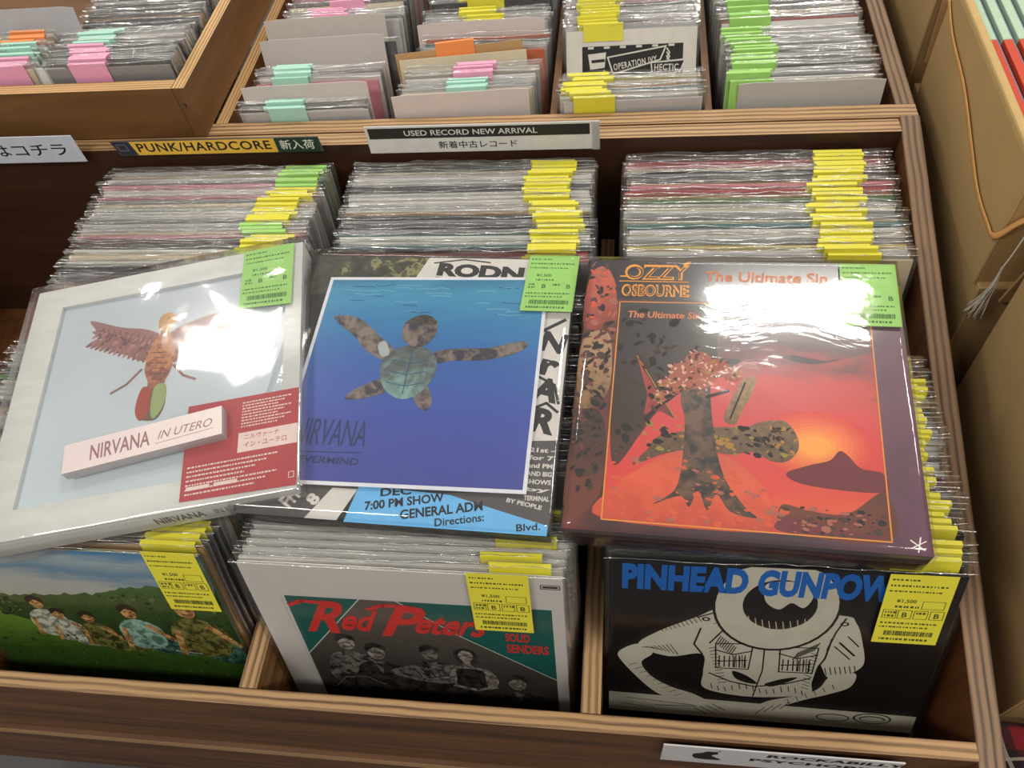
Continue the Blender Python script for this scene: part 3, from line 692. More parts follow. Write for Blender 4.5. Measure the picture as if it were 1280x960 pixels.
gold = mat('gold_line_print', (232, 150, 66), rough=.35); org = mat('logo_orange_print', (238, 158, 40), rough=.35); wht = mat('white_print', (236, 230, 222))
sun = gm('sun_print', 1, -.09, -.04, [(0, (232, 110, 62)), (.5, (246, 158, 70)), (1, (232, 112, 62))], nscale=25, namt=.3)
darkfig = mat('dark_figure_print', (38, 30, 30)); bronze = gm('bronze_print', 1, -.12, .04, [(0, (44, 28, 24)), (.5, (112, 84, 46)), (1, (176, 136, 100))], nscale=120, namt=.5)
horiz = mat('dusk_hill_print', (112, 48, 56)); palecloth = gm('pale_trunk_print', 1, 0, .04, [(0, (150, 100, 80)), (1, (224, 178, 158))], nscale=150, namt=.5)
A.rect(-H, -H, H, H, bgout)
A.poly([(-H, -H), (H, -H), (H, -.103), (-H, -.103)], topb)
# left margin: enlarged piece of the same landscape
A.blob([(-.154, -.13), (-.14, -.146), (-.128, -.13), (-.123, -.10), (-.124, -.07), (-.154, -.062)], gm('margin_ember_print', 1, .05, .15, [(0, (110, 40, 36)), (1, (214, 96, 70))], nscale=60, namt=.5))
A.blob([(-.154, -.05), (-.13, -.06), (-.123, -.03), (-.124, .01), (-.14, .03), (-.154, .02)], bronze)
A.blob([(-.154, .05), (-.138, .03), (-.124, .05), (-.124, .12), (-.154, .14)], rock)
# inner picture (v is down; local y is -v)
I = [(-.1195, -.099), (.1255, -.1008), (.1232, .1450), (-.1203, .1438)]
A.poly(I, fire)
A.blob([(-.115, -.09), (-.06, -.096), (.02, -.098), (.1, -.085), (.115, -.05), (.07, -.03), (.02, -.04), (-.01, -.02), (-.045, .0), (-.075, .03), (-.09, .055), (-.112, .09), (-.119, .05), (-.119, -.04)], rock)
cl = grad('cloud_print', 1, 0, .09, [(0, (190, 66, 66)), (.5, (96, 60, 66)), (1, (60, 52, 60))], nscale=30, namt=.7, stretch=(.5, 1.4, 1))
A.poly([(-.02, -.096), (.124, -.098), (.1237, -.046), (.11, -.040), (.08, -.034), (.05, -.040), (.02, -.030), (-.02, -.034)], cl)
for q in range(9):
    t_ = q / 8; A.oval(.066, .058, .052 * (1 - t_ * .72), .036 * (1 - t_ * .72), mat('sun_glow_print_%d' % q, (int(216 + 34 * t_), int(66 + 100 * t_), int(58 + 16 * t_)), rough=.35, coat=.3, var=.05), n=32)
A.blob([(.04, .088), (.06, .078), (.078, .072), (.087, .062), (.094, .066), (.104, .078), (.122, .082), (.122, .10), (.06, .098)], horiz)
A.blob([(-.119, .143), (-.11, .11), (-.08, .085), (-.05, .07), (-.01, .075), (.015, .095), (.03, .12), (.05, .143)], lava)
A.blob([(.035, .118), (.06, .122), (.09, .122), (.122, .10), (.1225, .144), (.04, .1435)], rock)
A.blob([(.03, .135), (.05, .128), (.09, .138), (.12, .143), (.04, .1435)], horiz)
# a twisted blossoming tree, mossy boulders and rock shards in place of figures
moss = mat('moss_print', (150, 140, 60)); ochre = mat('ochre_fleck_print', (176, 128, 62)); ember = mat('ember_fleck_print', (214, 92, 52)); blackf = mat('black_fleck_print', (26, 20, 22)); blush = mat('blossom_fleck_print', (226, 178, 160)); rosef = mat('rose_fleck_print', (170, 100, 84)); crag = mat('crag_fleck_print', (74, 52, 44))
A.poly([(-.098, -.032), (-.090, -.014), (-.058, .038), (-.072, .03), (-.088, .034), (-.086, .012)], gm('ember_shard_print', 0, -.1, -.06, [(0, (190, 56, 40)), (1, (70, 30, 26))], nscale=80, namt=.3))
A.line([(-.098, -.032), (-.058, .038)], .0012, ochre)
A.blob([(-.014, .034), (-.004, .006), (.004, -.010), (.016, -.012), (.012, .006), (.004, .022), (-.004, .040)], bronze)
A.line([(-.008, .034), (.006, -.006)], .0016, blackf); A.line([(.0, .030), (.012, -.006)], .0010, moss)
A.blob([(-.096, .088), (-.082, .070), (-.075, .058), (-.05, .050), (-.02, .044), (.006, .042), (.020, .036), (.040, .034), (.050, .046), (.052, .062), (.042, .075), (.028, .076), (.012, .068), (-.01, .072), (-.03, .068), (-.05, .070), (-.07, .076)], bronze)
inb = lambda x, y: .042 + .018 * abs(x + .02) < y < .072 + .06 * max(0, -.05 - x)
A.scatter(inb, (-.09, .04, .048, .082), 90, [blackf, crag, moss, ochre, blackf], .0012, .0045, 2, tilt=.2)
A.scatter(lambda x, y: (x - .035) ** 2 + (y - .056) ** 2 < .00028, (.015, .036, .052, .075), 26, [blackf, crag, ochre], .0012, .003, 3)
A.blob([(-.076, .126), (-.058, .112), (-.052, .092), (-.050, .060), (-.050, .036), (-.054, .016), (-.052, -.010), (-.040, -.016), (-.028, -.010), (-.026, .018), (-.024, .040), (-.020, .070), (-.012, .098), (.004, .122), (.014, .132), (-.008, .128), (-.020, .112), (-.028, .128), (-.036, .110), (-.044, .126), (-.052, .116)], mott('bark_print', (22, 18, 20), (104, 74, 50), 70, 1.5))
for pts in ([(-.046, -.006), (-.060, .010), (-.076, .026), (-.084, .036)], [(-.036, -.006), (-.016, -.014), (.004, -.018)], [(-.042, -.006), (-.046, -.030), (-.040, -.046)], [(-.030, .012), (-.010, .004)]): A.line(pts, .0034, darkfig)
crown = [(-.064, .0, .012), (-.052, -.016, .014), (-.038, -.030, .013), (-.022, -.022, .013), (-.006, -.014, .010), (-.040, -.008, .016), (-.074, .014, .008)]
for cx_, cy_, cr_ in crown: A.oval(cx_, cy_, cr_, cr_ * .75, rosef, n=14)
A.scatter(lambda x, y: any((x - a) ** 2 + (y - b) ** 2 < c * c * 1.1 for a, b, c in crown), (-.085, -.045, .006, .024), 190, [blush, blush, rosef, ochre, crag, rosef], .0008, .0030, 6)
A.scatter(lambda x, y: y > .078 + .9 * max(0, x + .01) and y < .142, (-.116, .078, .04, .142), 110, [ember, rosef, ember, ember], .0008, .0045, 8, tilt=.1)
A.scatter(lambda x, y: y < .03 - x * .4 and x < -.06, (-.117, -.09, -.06, .1), 60, [blackf, crag, blackf], .0015, .006, 9)
A.scatter(lambda x, y: y > .118, (.038, .118, .120, .143), 60, [blackf, crag, rosef], .0012, .0045, 10, tilt=.1)
A.scatter(lambda x, y: True, (-.153, -.148, -.123, -.06), 50, [ember, rosef, blackf, crag, rosef], .0015, .006, 12)
A.scatter(lambda x, y: True, (-.153, -.06, -.124, .12), 130, [blackf, crag, crag, blackf, crag, bgout], .0015, .006, 13)
A.frame(I, .0013, gold)
# title lettering
A.text('OZZY', -.117, -.1285, .068, .021, org, bold=.04); A.text('OZZY', -.1145, -.1305, .062, .016, topb, bold=-.008)
A.line([(-.121, -.133), (-.113, -.133)], .002, org); A.line([(-.055, -.15), (-.049, -.153)], .003, org); A.line([(-.122, -.1265), (-.05, -.1265)], .0012, org)
A.text('OSBOURNE', -.119, -.1065, .070, .016, org, bold=.045); A.text('OSBOURNE', -.1170, -.1080, .0655, .0125, topb, bold=-.006)
A.text('The Ultimate Sin', -.034, -.128, .122, .0135, mat('title_copper_print', (222, 138, 96)), bold=.02, shear=.1)
A.text('500 PIECE PUZZLE', -.034, -.113, .096, .0075, wht, bold=.03)
A.text('The Ultimate Sin', -.111, -.079, .073, .0085, mat('title_copper_print', (222, 138, 96)), bold=.025, shear=.1)
A.line([(.138, .142), (.148, .150)], .0012, wht); A.line([(.146, .139), (.143, .152)], .0012, wht); A.line([(.138, .149), (.15, .142)], .0009, wht)
A.build('lid_print', pz, lambda u, v, h: (u, -v, h - .0004))
S = Art(); S.text('OZZY OSBOURNE', -.02, .024, .12, .012, mat('side_letter_print', (104, 62, 60)), bold=.02); S.build('side_print', pz, lambda u, v, h: (u, -H - h, -v))
flat_sticker(pz, [(.1005, -.1520), (.1540, -.1520), (.1530, -.0745), (.0985, -.0745)], .0028, GRN, GINK)
shell('shrink_wrap', pz, 2 * H, 2 * H, -.038, .0032, SHRINK, 3, amp=.0022)

# --- grey framed box set
U = 1.0317
ub_ = thing('record_box_set', 'pale grey marbled box set with a winged picture, raised title bar and red band', 'box set',
            mw=box_frame((-.8307, .2654, .1834), (.9732, .2135, .0856 * .5), (-.217, .9756, .0329)))
hw = .1625
marble = grad('marble_print', 0, -.17, .17, [(0, (206, 208, 204)), (.5, (220, 221, 218)), (1, (196, 199, 197))], nscale=26, namt=.75, rough=.4, stretch=(.6, 2.2, 1))
panel = grad('pale_blue_panel_print', 1, -.13, .13, [(0, (198, 212, 218)), (1, (186, 196, 206))], nscale=7, namt=.2)
m = MB()
m.box(-hw, hw, -hw, hw, -.030, -.0040, marble); m.build('box_body', ub_, bevel=.0012)
fr = MB()                                     # raised frame around the sunken picture
inn = [(-.1276, -.1315), (.1483, -.1595 + .003), (.0952 + .050, .1311), (-.1276, .1324)]
inn = [(-.1290, -.1290), (.1440, -.1320), (.1440, .1311), (-.1276, .1324)]
outq = [(-hw, -hw), (hw, -hw), (hw, hw), (-hw, hw)]
for k in range(4):
    a, b = outq[k], outq[(k + 1) % 4]; c, d = inn[(k + 1) % 4], inn[k]
    fr.hexa([(a[0], a[1], -.0039), (b[0], b[1], -.0039), (c[0], c[1], -.0039), (d[0], d[1], -.0039), (a[0], a[1], .0003), (b[0], b[1], .0003), (c[0], c[1], .0003), (d[0], d[1], .0003)], marble)
fr.build('cover_frame', ub_)
A = Art()
A.poly([(x, -y) for x, y in inn], panel)
wing = gm('brown_wing_print', 0, -.1, .1, [(0, (150, 96, 96)), (.5, (134, 84, 78)), (1, (160, 104, 100))], nscale=90, namt=.5); wingd = mat('feather_line_print', (96, 56, 52)); body = gm('feather_body_print', 1, -.05, .09, [(0, (70, 84, 66)), (.35, (140, 62, 48)), (.7, (196, 130, 74)), (1, (150, 100, 66))], nscale=110, namt=.9)
s_ = U
def P(*pts): return [(x * s_, -y * s_) for x, y in pts]
# a generic bird of prey with spread wings
A.blob(P((.0, .060), (-.02, .075), (-.05, .085), (-.088, .103), (-.080, .088), (-.084, .086), (-.070, .072), (-.072, .068), (-.056, .058), (-.058, .053), (-.040, .045), (-.02, .032), (-.006, .036)), wing)
A.blob(P((.006, .060), (.02, .070), (.05, .078), (.087, .080), (.078, .068), (.082, .065), (.066, .054), (.066, .048), (.05, .040), (.048, .036), (.03, .028), (.016, .022), (.006, .036)), wing)
for k in range(9):
    A.line(P((-.012 - k * .0075, .064 + k * .003), (-.022 - k * .006, .043 + k * .0052)), .0012, wingd); A.line(P((.014 + k * .0075, .060 + k * .0016), (.022 + k * .0062, .031 + k * .0045)), .0012, wingd)
A.line(P((-.01, .055), (-.04, .066), (-.075, .086)), .0012, wingd); A.line(P((.012, .052), (.045, .06), (.074, .070)), .0012, wingd)
for sgn in (-1, 1):
    for k in range(13):
        t_ = k / 12; fx = sgn * (.014 + .066 * t_); fy = .040 + .030 * t_ if sgn < 0 else .034 + .034 * t_
        A.oval(fx * s_, -fy * s_, .0125 * (1 - .25 * t_), .0030, wing if k % 2 else mott('feather_tip_print', (92, 54, 52), (176, 120, 116), 120, 1.4), n=12, rot=(1.25 if sgn > 0 else 1.9) - sgn * t_ * .75)
        A.oval((fx - sgn * .004) * s_, -(fy + .010) * s_, .008, .0022, mott('feather_tip_print', (92, 54, 52), (176, 120, 116), 120, 1.4), n=10, rot=(1.25 if sgn > 0 else 1.9) - sgn * t_ * .75)
A.blob(P((.003, .075), (.010, .062), (.017, .040), (.016, .015), (.010, -.005), (.014, -.028), (.008, -.046), (-.004, -.047), (-.014, -.040), (-.014, -.020), (-.008, -.002), (-.014, .018), (-.012, .045), (-.004, .062)), body)
A.blob(P((-.014, -.005), (-.018, -.03), (-.012, -.045), (-.004, -.04), (-.004, -.01)), mat('tail_red_print', (164, 66, 54)))
A.blob(P((.0, -.006), (.012, -.006), (.013, -.03), (.004, -.046), (-.001, -.035)), mat('tail_green_print', (150, 168, 110)))
A.blob(P((-.006, .078), (-.004, .090), (.006, .093), (.013, .086), (.018, .080), (.012, .077), (.006, .066), (-.002, .068)), gm('bird_head_print', 0, -.01, .02, [(0, (176, 120, 60)), (1, (214, 164, 88))], nscale=120, namt=.4))
A.oval(.005 * s_, -.084 * s_, .0014, .0014, wingd)
for k in range(6): A.line(P((-.008 + (k % 2) * .003, .04 - k * .007), (.01 - (k % 2) * .003, .037 - k * .007)), .0011, wingd)
A.line(P((-.018, .02), (-.032, .004), (-.048, -.004)), .0028, wing); A.line(P((.018, .018), (.03, .002), (.044, -.006)), .0028, wing)
# red paper band, lower right
redb = mat('red_band_print', (176, 52, 60), rough=.45, coat=.2); cream = mat('band_cream_print', (232, 214, 208))
A.build('cover_print', ub_, lambda u, v, h: (u, v * -1, h - .0040))
m = MB(); q = P((.043, -.043), (.1575, -.0443), (.1575, -.1535), (.0445, -.1500)); q = [(a, -b) for a, b in q]
m.hexa([(q[3][0], q[3][1], .0006), (q[2][0], q[2][1], .0006), (q[1][0], q[1][1], .0006), (q[0][0], q[0][1], .0006), (q[3][0], q[3][1], .0011), (q[2][0], q[2][1], .0011), (q[1][0], q[1][1], .0011), (q[0][0], q[0][1], .0011)], redb)
ob = m.build('paper_band', ub_)
B = Art(.00008)
B.rect(.098 * U, .086 * U, .1572 * U, .108 * U, cream)
B.text('ニルヴァーナ', .104 * U, .0945 * U, .036, .0062, redb, bold=.01); B.text('イン・ユーテロ', .104 * U, .1035 * U, .044, .0065, redb, bold=.01)
def tiny(B, x, y, w, h, m, seed):
    r = random.Random(seed); B.k += 1; cx = x
    while cx < x + w:
        q = r.uniform(.0012, .0034); B.rect(cx, y - h, min(cx + q, x + w), y, m, True); cx += q + r.uniform(.0005, .0012)
for k in range(9): tiny(B, .100 * U, (.052 + k * .0035) * U, .052 - (k % 3) * .007, .0016, cream, k)
for k in range(7): tiny(B, .049 * U, (.116 + k * .0048) * U, .092 - (k % 4) * .011, .0018, cream, 20 + k)
for k in (0, 1): B.rect((.05 + k * .027) * U, .136 * U, (.073 + k * .027) * U, .140 * U, cream)
B.frame([(.150 * U, .139 * U), (.155 * U, .139 * U), (.155 * U, .145 * U), (.150 * U, .145 * U)], .0007, cream)
B.build('band_print', ob, lambda u, v, h: (u, -v, .0011 + h))
# the title bar: a small raised block
zt = .0135
bq = [(-.0745, -.0635), (.0896, -.0404), (.0900, -.0900), (-.0700, -.1010)]
bt = [(-.0760 * U, -.0800 * U), (.0800 * U, -.0800 * U), (.0800 * U, -.1010 * U), (-.0760 * U, -.1010 * U)]
ang = math.radians(4.5)
tb = MB(); bw, bd = .165, .034
cx, cy = .006, -.083
def rp(x, y): return (cx + x * math.cos(ang) - y * math.sin(ang), cy + x * math.sin(ang) + y * math.cos(ang))
p4 = [rp(-bw / 2, -bd / 2), rp(bw / 2, -bd / 2), rp(bw / 2, bd / 2), rp(-bw / 2, bd / 2)]
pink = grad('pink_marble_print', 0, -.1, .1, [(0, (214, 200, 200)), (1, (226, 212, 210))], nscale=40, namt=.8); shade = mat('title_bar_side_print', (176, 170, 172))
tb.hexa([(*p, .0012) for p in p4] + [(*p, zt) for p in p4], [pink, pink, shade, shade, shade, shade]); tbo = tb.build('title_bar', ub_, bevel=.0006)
B = Art(.00008); nv = mat('faded_pink_letter_print', (150, 112, 116))
B.text('NIRVANA', -.054, .009, .062, .018, nv, bold=.015); B.text('IN UTERO', .016, .0045, .055, .0095, nv, shear=.3)
B.line([(.014, .009), (.074, .0075)], .0006, nv)
B.build('title_print', tbo, lambda u, v, h: (*rp(u, -v), zt + h))
S = Art(); S.text('NIRVANA', .015, .021, .05, .012, mat('dark_letter_print', (92, 84, 84)), bold=.02); S.text('IN UTERO', .075, .020, .04, .010, mat('dark_letter_print', (92, 84, 84)))
S.build('spine_print', ub_, lambda u, v, h: (u, -hw - h - .0002, -v))
flat_sticker(ub_, [(.0900 * U, -.1560 * U), (.1480 * U, -.1560 * U), (.1470 * U, -.0665 * U), (.0880 * U, -.0725 * U)], .0030, GRN, GINK)
shell('plastic_bag', ub_, 2 * hw + .010, 2 * hw + .008, -.031, .0035, WRAP, 11, nx=40, amp=.004, pad=.002)
# loose flap of the bag at the left and right
v = []; f = []
for j in range(13):
    for i in range(4):
        v.append((-hw - .006 - i * .006, -.14 + j * .0245, -.002 - i * .006 + noise.noise(Vector((i * .9, j * .6, 2))) * .004))
for j in range(12):
    for i in range(3): a = j * 4 + i; f.append((a, a + 1, a + 5, a + 4))
link('bag_flap', mesh('bag_flap', v, f, [WRAP], smooth=True), ub_)

# --- blue picture sleeve with flyer backing
nb = thing('picture_record', 'clear-bagged set with a blue underwater picture card over black and white flyers', 'record',
           mw=box_frame((-.5425, .2820, .178), (.9995, -.030, .0), (.030, .9995, .03)))
nw, nh = .1535, .1640
blkside = mat('black_bag_edge', (26, 26, 28), rough=.2, coat=.6)
m = MB(); m.box(-nw, nw, -nh, nh, -.026, -.0005, [blkside, mat('flyer_base_print', (204, 200, 192)), blkside, blkside, blkside, blkside]); m.build('box_body', nb, bevel=.001)
A = Art()
# local coordinates measured from the top right corner: a(u,v) with u<=0
def q_(u, v): return (u + nw + .0015, v - nh + .001)
def Q(*pts): return [q_(*p) for p in pts]
fly = mat('flyer_white_print', (214, 210, 204)); fbk = mat('flyer_black_print', (38, 36, 38)); camo = gm('camo_print', 0, -.16, .1, [(0, (40, 42, 34)), (.45, (70, 72, 52)), (.6, (150, 146, 96)), (1, (60, 58, 50))], nscale=55, namt=1.6); fblue = mat('flyer_blue_print', (108, 184, 236)); fgry = mat('flyer_grey_print', (84, 80, 80))
A.rect(-nw, -nh, nw, nh, fbk)
A.poly(Q((-.305, 0), (-.172, 0), (-.186, .04), (-.305, .06)), camo)
A.poly(Q((-.172, 0), (-.003, 0), (-.003, .05), (-.19, .05)), fly)
A.text('RODN', *q_(-.160, .027), .100, .020, fbk, bold=.06, rot=-3); A.line(Q((-.165, .008), (-.13, .002), (-.10, .006)), .002, fbk); A.line(Q((-.16, .029), (-.12, .033), (-.07, .03)), .0012, fbk)
A.poly(Q((-.040, .07), (-.003, .07), (-.003, .24), (-.04, .25)), fly)
for (t_, u, v_, w_, h_) in (('N', -.033, .125, .026, .026), ('r', -.031, .155, .02, .02), ('A', -.036, .185, .028, .028), ('R', -.033, .222, .025, .028)):
    A.text(t_, *q_(u, v_), w_, h_, fbk, bold=.05, rot=-12)
A.line(Q((-.03, .10), (-.008, .085)), .004, fbk); A.line(Q((-.036, .155), (-.012, .168), (-.006, .19)), .003, fbk); A.line(Q((-.036, .2), (-.018, .19), (-.006, .2)), .003, fbk)
A.poly(Q((-.042, .235), (-.003, .232), (-.003, .325), (-.12, .296), (-.042, .29)), fgry)
for k, t_ in enumerate(('21st -', 'for 7', 'and PM', 'AND BIG', 'SHOWS', 'by', 'TERMINAL')):
    A.text(t_, *q_(-.029, .246 + k * .0085), .024, .005, fly, bold=.03)
A.text('BY PEOPLE', *q_(-.045, .3), .034, .0045, fly, bold=.03, rot=-10)
A.poly(Q((-.305, .29), (-.187, .296), (-.205, .33), (-.305, .33)), fgry)
A.poly(Q((-.215, .297), (-.19, .297), (-.203, .33), (-.235, .33)), fly)
A.text('Fri', *q_(-.252, .322), .016, .016, fly, bold=.04, rot=60); A.text('8', *q_(-.228, .318), .01, .014, fly, bold=.05, rot=60)
A.poly(Q((-.189, .293), (-.10, .2965), (-.004, .321), (-.004, .331), (-.196, .331)), fblue)
A.text('DEC', *q_(-.166, .303), .03, .0085, INK, bold=.03, rot=8)
A.text('7:00 PM SHOW', *q_(-.178, .3185), .076, .0095, INK, bold=.03, rot=11)
A.text('GENERAL ADM', *q_(-.142, .3250), .078, .0100, INK, bold=.03, rot=11)
A.text('Directions:', *q_(-.108, .3295), .046, .0080, INK, bold=.02, rot=11); A.text('Blvd.', *q_(-.032, .3285), .022, .0070, INK, bold=.02, rot=8)
A.build('flyer_print', nb, lambda u, v, h: (u, -v, h - .0005))
# the card
card = [q_(-.2812, .0362), q_(-.0300, .0292), q_(-.0265, .2925), q_(-.2790, .2975)]
m = MB(); p = [(card[3][0], -card[3][1]), (card[2][0], -card[2][1]), (card[1][0], -card[1][1]), (card[0][0], -card[0][1])]
m.hexa([(*a, .0028) for a in p] + [(*a, .0036) for a in p], mat('card_white_border', (228, 230, 236), rough=.4)); cd = m.build('picture_card', nb)
water = grad('water_print', 1, -.135, .135, [(0, (64, 70, 152)), (.3, (58, 80, 168)), (.55, (44, 96, 172)), (.72, (38, 122, 178)), (.9, (58, 146, 184)), (1, (40, 118, 160))], nscale=26, namt=.10, stretch=(.6, 2.6, 1), coat=.5)
A = Art(.0001)
def lerp(a, b, t): return tuple(x + (y - x) * t for x, y in zip(a, b))
A.poly([lerp(c, ((card[0][0] + card[2][0]) / 2, (card[0][1] + card[2][1]) / 2), .03) for c in card], water)
rip = mat('ripple_print', (110, 176, 196)); ripd = mat('ripple_dark_print', (28, 84, 126))
r = random.Random(4)
for k in range(26):
    x, y = r.uniform(-.26, -.06), r.uniform(.042, .085); w_ = r.uniform(.01, .03)
    A.line(Q((x, y), (x + w_ * .5, y + r.uniform(-.002, .002)), (x + w_, y)), .0009, rip if k % 3 else ripd)
# a generic sea turtle gliding through the water
shell_m = gm('turtle_shell_print', 1, -.05, .07, [(0, (130, 172, 166)), (.5, (92, 104, 104)), (1, (66, 58, 54))], nscale=80, namt=.8); fin = mott('turtle_skin_print', (52, 50, 62), (134, 120, 108), 70, 1.4); pale = mat('pale_skin_print', (168, 176, 176))
A.blob(Q((-.186, .135), (-.205, .118), (-.235, .094), (-.262, .092), (-.256, .102), (-.235, .118), (-.215, .138), (-.19, .150)), fin)
A.blob(Q((-.14, .135), (-.115, .130), (-.085, .128), (-.052, .118), (-.044, .124), (-.06, .136), (-.09, .144), (-.12, .146), (-.14, .150)), fin)
A.blob(Q((-.19, .172), (-.215, .185), (-.226, .198), (-.21, .198), (-.185, .188)), fin); A.blob(Q((-.145, .175), (-.134, .195), (-.138, .208), (-.15, .2), (-.158, .18)), fin)
A.blob(Q((-.166, .128), (-.19, .138), (-.196, .16), (-.186, .185), (-.165, .196), (-.146, .185), (-.136, .16), (-.142, .138)), shell_m)
A.blob(Q((-.163, .13), (-.178, .122), (-.182, .104), (-.172, .09), (-.158, .088), (-.146, .096), (-.144, .112), (-.152, .126)), fin)
A.blob(Q((-.181, .100), (-.172, .090), (-.158, .087), (-.146, .095), (-.150, .101), (-.166, .098)), mott('turtle_brow_print', (40, 34, 36), (92, 78, 66), 120, 1.3))
for k in range(3):
    A.line(Q((-.186, .148 + k * .014), (-.166, .152 + k * .014), (-.146, .147 + k * .014)), .001, ripd)
A.line(Q((-.166, .135), (-.166, .19)), .001, ripd)
A.blob(Q((-.205, .13), (-.198, .124), (-.19, .14), (-.198, .144)), pale)
nvm = mat('dusky_letter_print', (44, 58, 104))
A.text('NIRVANA', *q_(-.268, .2535), .076, .030, nvm, space=.95); A.text('NEVERMIND', *q_(-.266, .2735), .072, .0075, nvm, bold=.02); A.line(Q((-.268, .2625), (-.194, .2595)), .0008, nvm)
A.build('card_print', cd, lambda u, v, h: (u, -v, .0036 + h))
flat_sticker(nb, Q((-.0540, .0000), (.0015, .0000), (-.0010, .0790), (-.0575, .0790)), .0062, GRN, GINK)
shell('plastic_bag', nb, 2 * nw + .002, 2 * nh + .002, -.027, .0066, SHRINK, 21, amp=.003, nx=34)

# ------------------------------------------------------------------ seven-inch singles and dividers in the upper tier
UF = .0265
def single(x, yt, zt, lean, yaw, color, stk, sx, where, plastic=True, roll=0, named=None):
    a = math.radians(lean); who = named or '%s single, %s' % (color, where.replace('in the ', ''))
    z = Vector((0, math.sin(a), math.cos(a)))
    return sg.put('seven_inch_single', (x, yt - .178 * math.sin(a), zt - .178 * math.cos(a)), lean, yaw, roll, color, stk, sx, who, 'record', None if named else who, plastic)
DIV = {}
def divider(x, yt, zt, lean, yaw, w, label, color=(212, 204, 196)):
    a = math.radians(lean); m_ = mat('divider_card_%d' % color[0], color, rough=.6, var=.03)
    h = .20; t = .0012; v = []; f = []
    n = 10
    for sgn in (0, 1):
        for j, zz in enumerate((0, h - .012, h)):
            for i in range(n + 1):
                x_ = (i / n - .5) * w; bow = .0012 * math.sin(math.pi * i / n)
                if j == 2 and i in (0, n): zz_ = h - .002
                else: zz_ = zz
                v.append((x_, sgn * t - bow, zz_))
    s2 = 3 * (n + 1)
    for j in range(2):
        for i in range(n):
            q = j * (n + 1) + i; f.append((q, q + 1, q + n + 2, q + n + 1)); f.append((s2 + q, s2 + q + n + 1, s2 + q + n + 2, s2 + q + 1))
    for i in range(n): q = 2 * (n + 1) + i; f.append((q, q + 1, s2 + q + 1, s2 + q)); f.append((i, s2 + i, s2 + i + 1, i + 1))
    for j in range(2):
        for i in (0, n): q = j * (n + 1) + i; f.append((q, q + n + 1, s2 + q + n + 1, s2 + q))
    o = link('divider_card', mesh('divider_card', v, f, [m_]), None, (x, yt - h * math.sin(a), zt - h * math.cos(a)), (-a, 0, math.radians(yaw)))
    tag(o, label, 'divider'); return o
def run(xc, y0, y1, pitch, zt, lean, where, pal, stk, sx, drift=0, yaw=1.0, skip=()):
    y = y0; run_s = 0; so = 0
    while y < y1:
        if run_s <= 0: so = rnd.uniform(-.008, .008); run_s = rnd.randint(2, 5)
        run_s -= 1
        c = rnd.choices([p[0] for p in pal], [p[1] for p in pal])[0]
        s_c = stk(y) if callable(stk) else stk
        single(xc + drift * (y - y0) + rnd.uniform(-.004, .004), y, zt + rnd.uniform(-.003, .003), lean + rnd.uniform(-.4, .4), yaw + rnd.uniform(-.6, .6), c, s_c, sx + so, where)
        y += pitch * rnd.uniform(.85, 1.15)
PU = [('light grey', 5), ('white', 5), ('grey', 3), ('dark grey', 2), ('cream', 2), ('pink', 1)]
LN = 22
LNB = math.sin(math.radians(LN)) * .178
# column A (far left of the upper tier)
A_ = 'in the leftmost row of the upper tier'
run(-.775, .7155, .737, .0050, .190, 2, A_ + ', front', PU, 'pale blue', -.03)
divider(-.7735, .744, .213, 10, 2, .180, 'blank pale card divider nearest the front in the leftmost upper row')
run(-.765, .775, .802, .0052, .197, 14, A_ + ', between the first two dividers', PU, 'pale blue', -.035)
divider(-.768, .842, .222, 16, 2, .184, 'blank grey card divider, second from the front in the leftmost upper row', (206, 198, 194))
single(-.752, .850, .205, 16, 1, 'dark grey', None, 0, A_, named='dark single just behind the second divider of the leftmost upper row')
divider(-.776, .895, .222, 18, 2, .184, 'brownish blank card divider, third from the front in the leftmost upper row', (212, 196, 184))
run(-.757, .908, .940, .0055, .205, 18, A_ + ', behind the third divider', PU, 'pink', -.02)
run(-.752, .945, 1.09, .0072, .208, 20, A_ + ', far back', [('dark grey', 3), ('white', 3), ('cream', 2), ('pink', 2), ('black', 2)], lambda y: 'pink' if rnd.random() < .4 else None, .0, yaw=2)
# column B
B_ = 'in the second row of the upper tier'
divider(-.553, .7235, .207, 6, 3, .185, 'blank pale grey card divider at the front of the second upper row', (210, 200, 196))
run(-.545, .738, .758, .0050, .197, 10, B_ + ', front', PU, 'pale blue', .0, yaw=2)
run(-.543, .762, .788, .0055, .202, 13, B_ + ', behind the pale blue tags', [('pink', 2), ('white', 4), ('maroon', 1), ('cream', 2)], 'pink', .0, yaw=2)
single(-.558, .815, .215, 15, 6.5, 'tan', 'orange', -.004, B_, plastic=False, roll=-1, named='tan paper single with an orange tag, tilted up in the second upper row')
single(-.556, .806, .208, 15, 5, 'cream', None, 0, B_, plastic=False, named='cream paper single in front of the tilted orange-tagged one')
run(-.535, .829, .868, .0085, .196, 14, B_ + ', behind the tilted orange-tagged single', [('light grey', 2), ('teal', 1), ('orange', 1), ('green', 1)], None, .0)
divider(-.541, .880, .214, 16, 2, .185, 'wide pale card divider in the middle of the second upper row', (216, 206, 202))
run(-.536, .888, .915, .0052, .205, 16, B_ + ', behind the middle divider', PU, 'yellow', -.010)
single(-.530, .926, .216, 17, 1.5, 'black', 'yellow', -.008, B_, named='black-edged single with a yellow tag standing taller in the second upper row')
run(-.532, .935, 1.09, .0070, .208, 18, B_ + ', far back', [('black', 2), ('grey', 3), ('white', 3), ('light grey', 3)], lambda y: 'yellow' if y < .97 else None, -.02)
# column C
C_ = 'in the third row of the upper tier'
run(-.3285, .7155, .768, .0050, .194, 2, C_ + ', front', [('teal', 2), ('white', 3), ('pink', 2), ('yellow', 1), ('light grey', 3), ('cream', 2), ('blue', 1)], 'yellow', -.053)
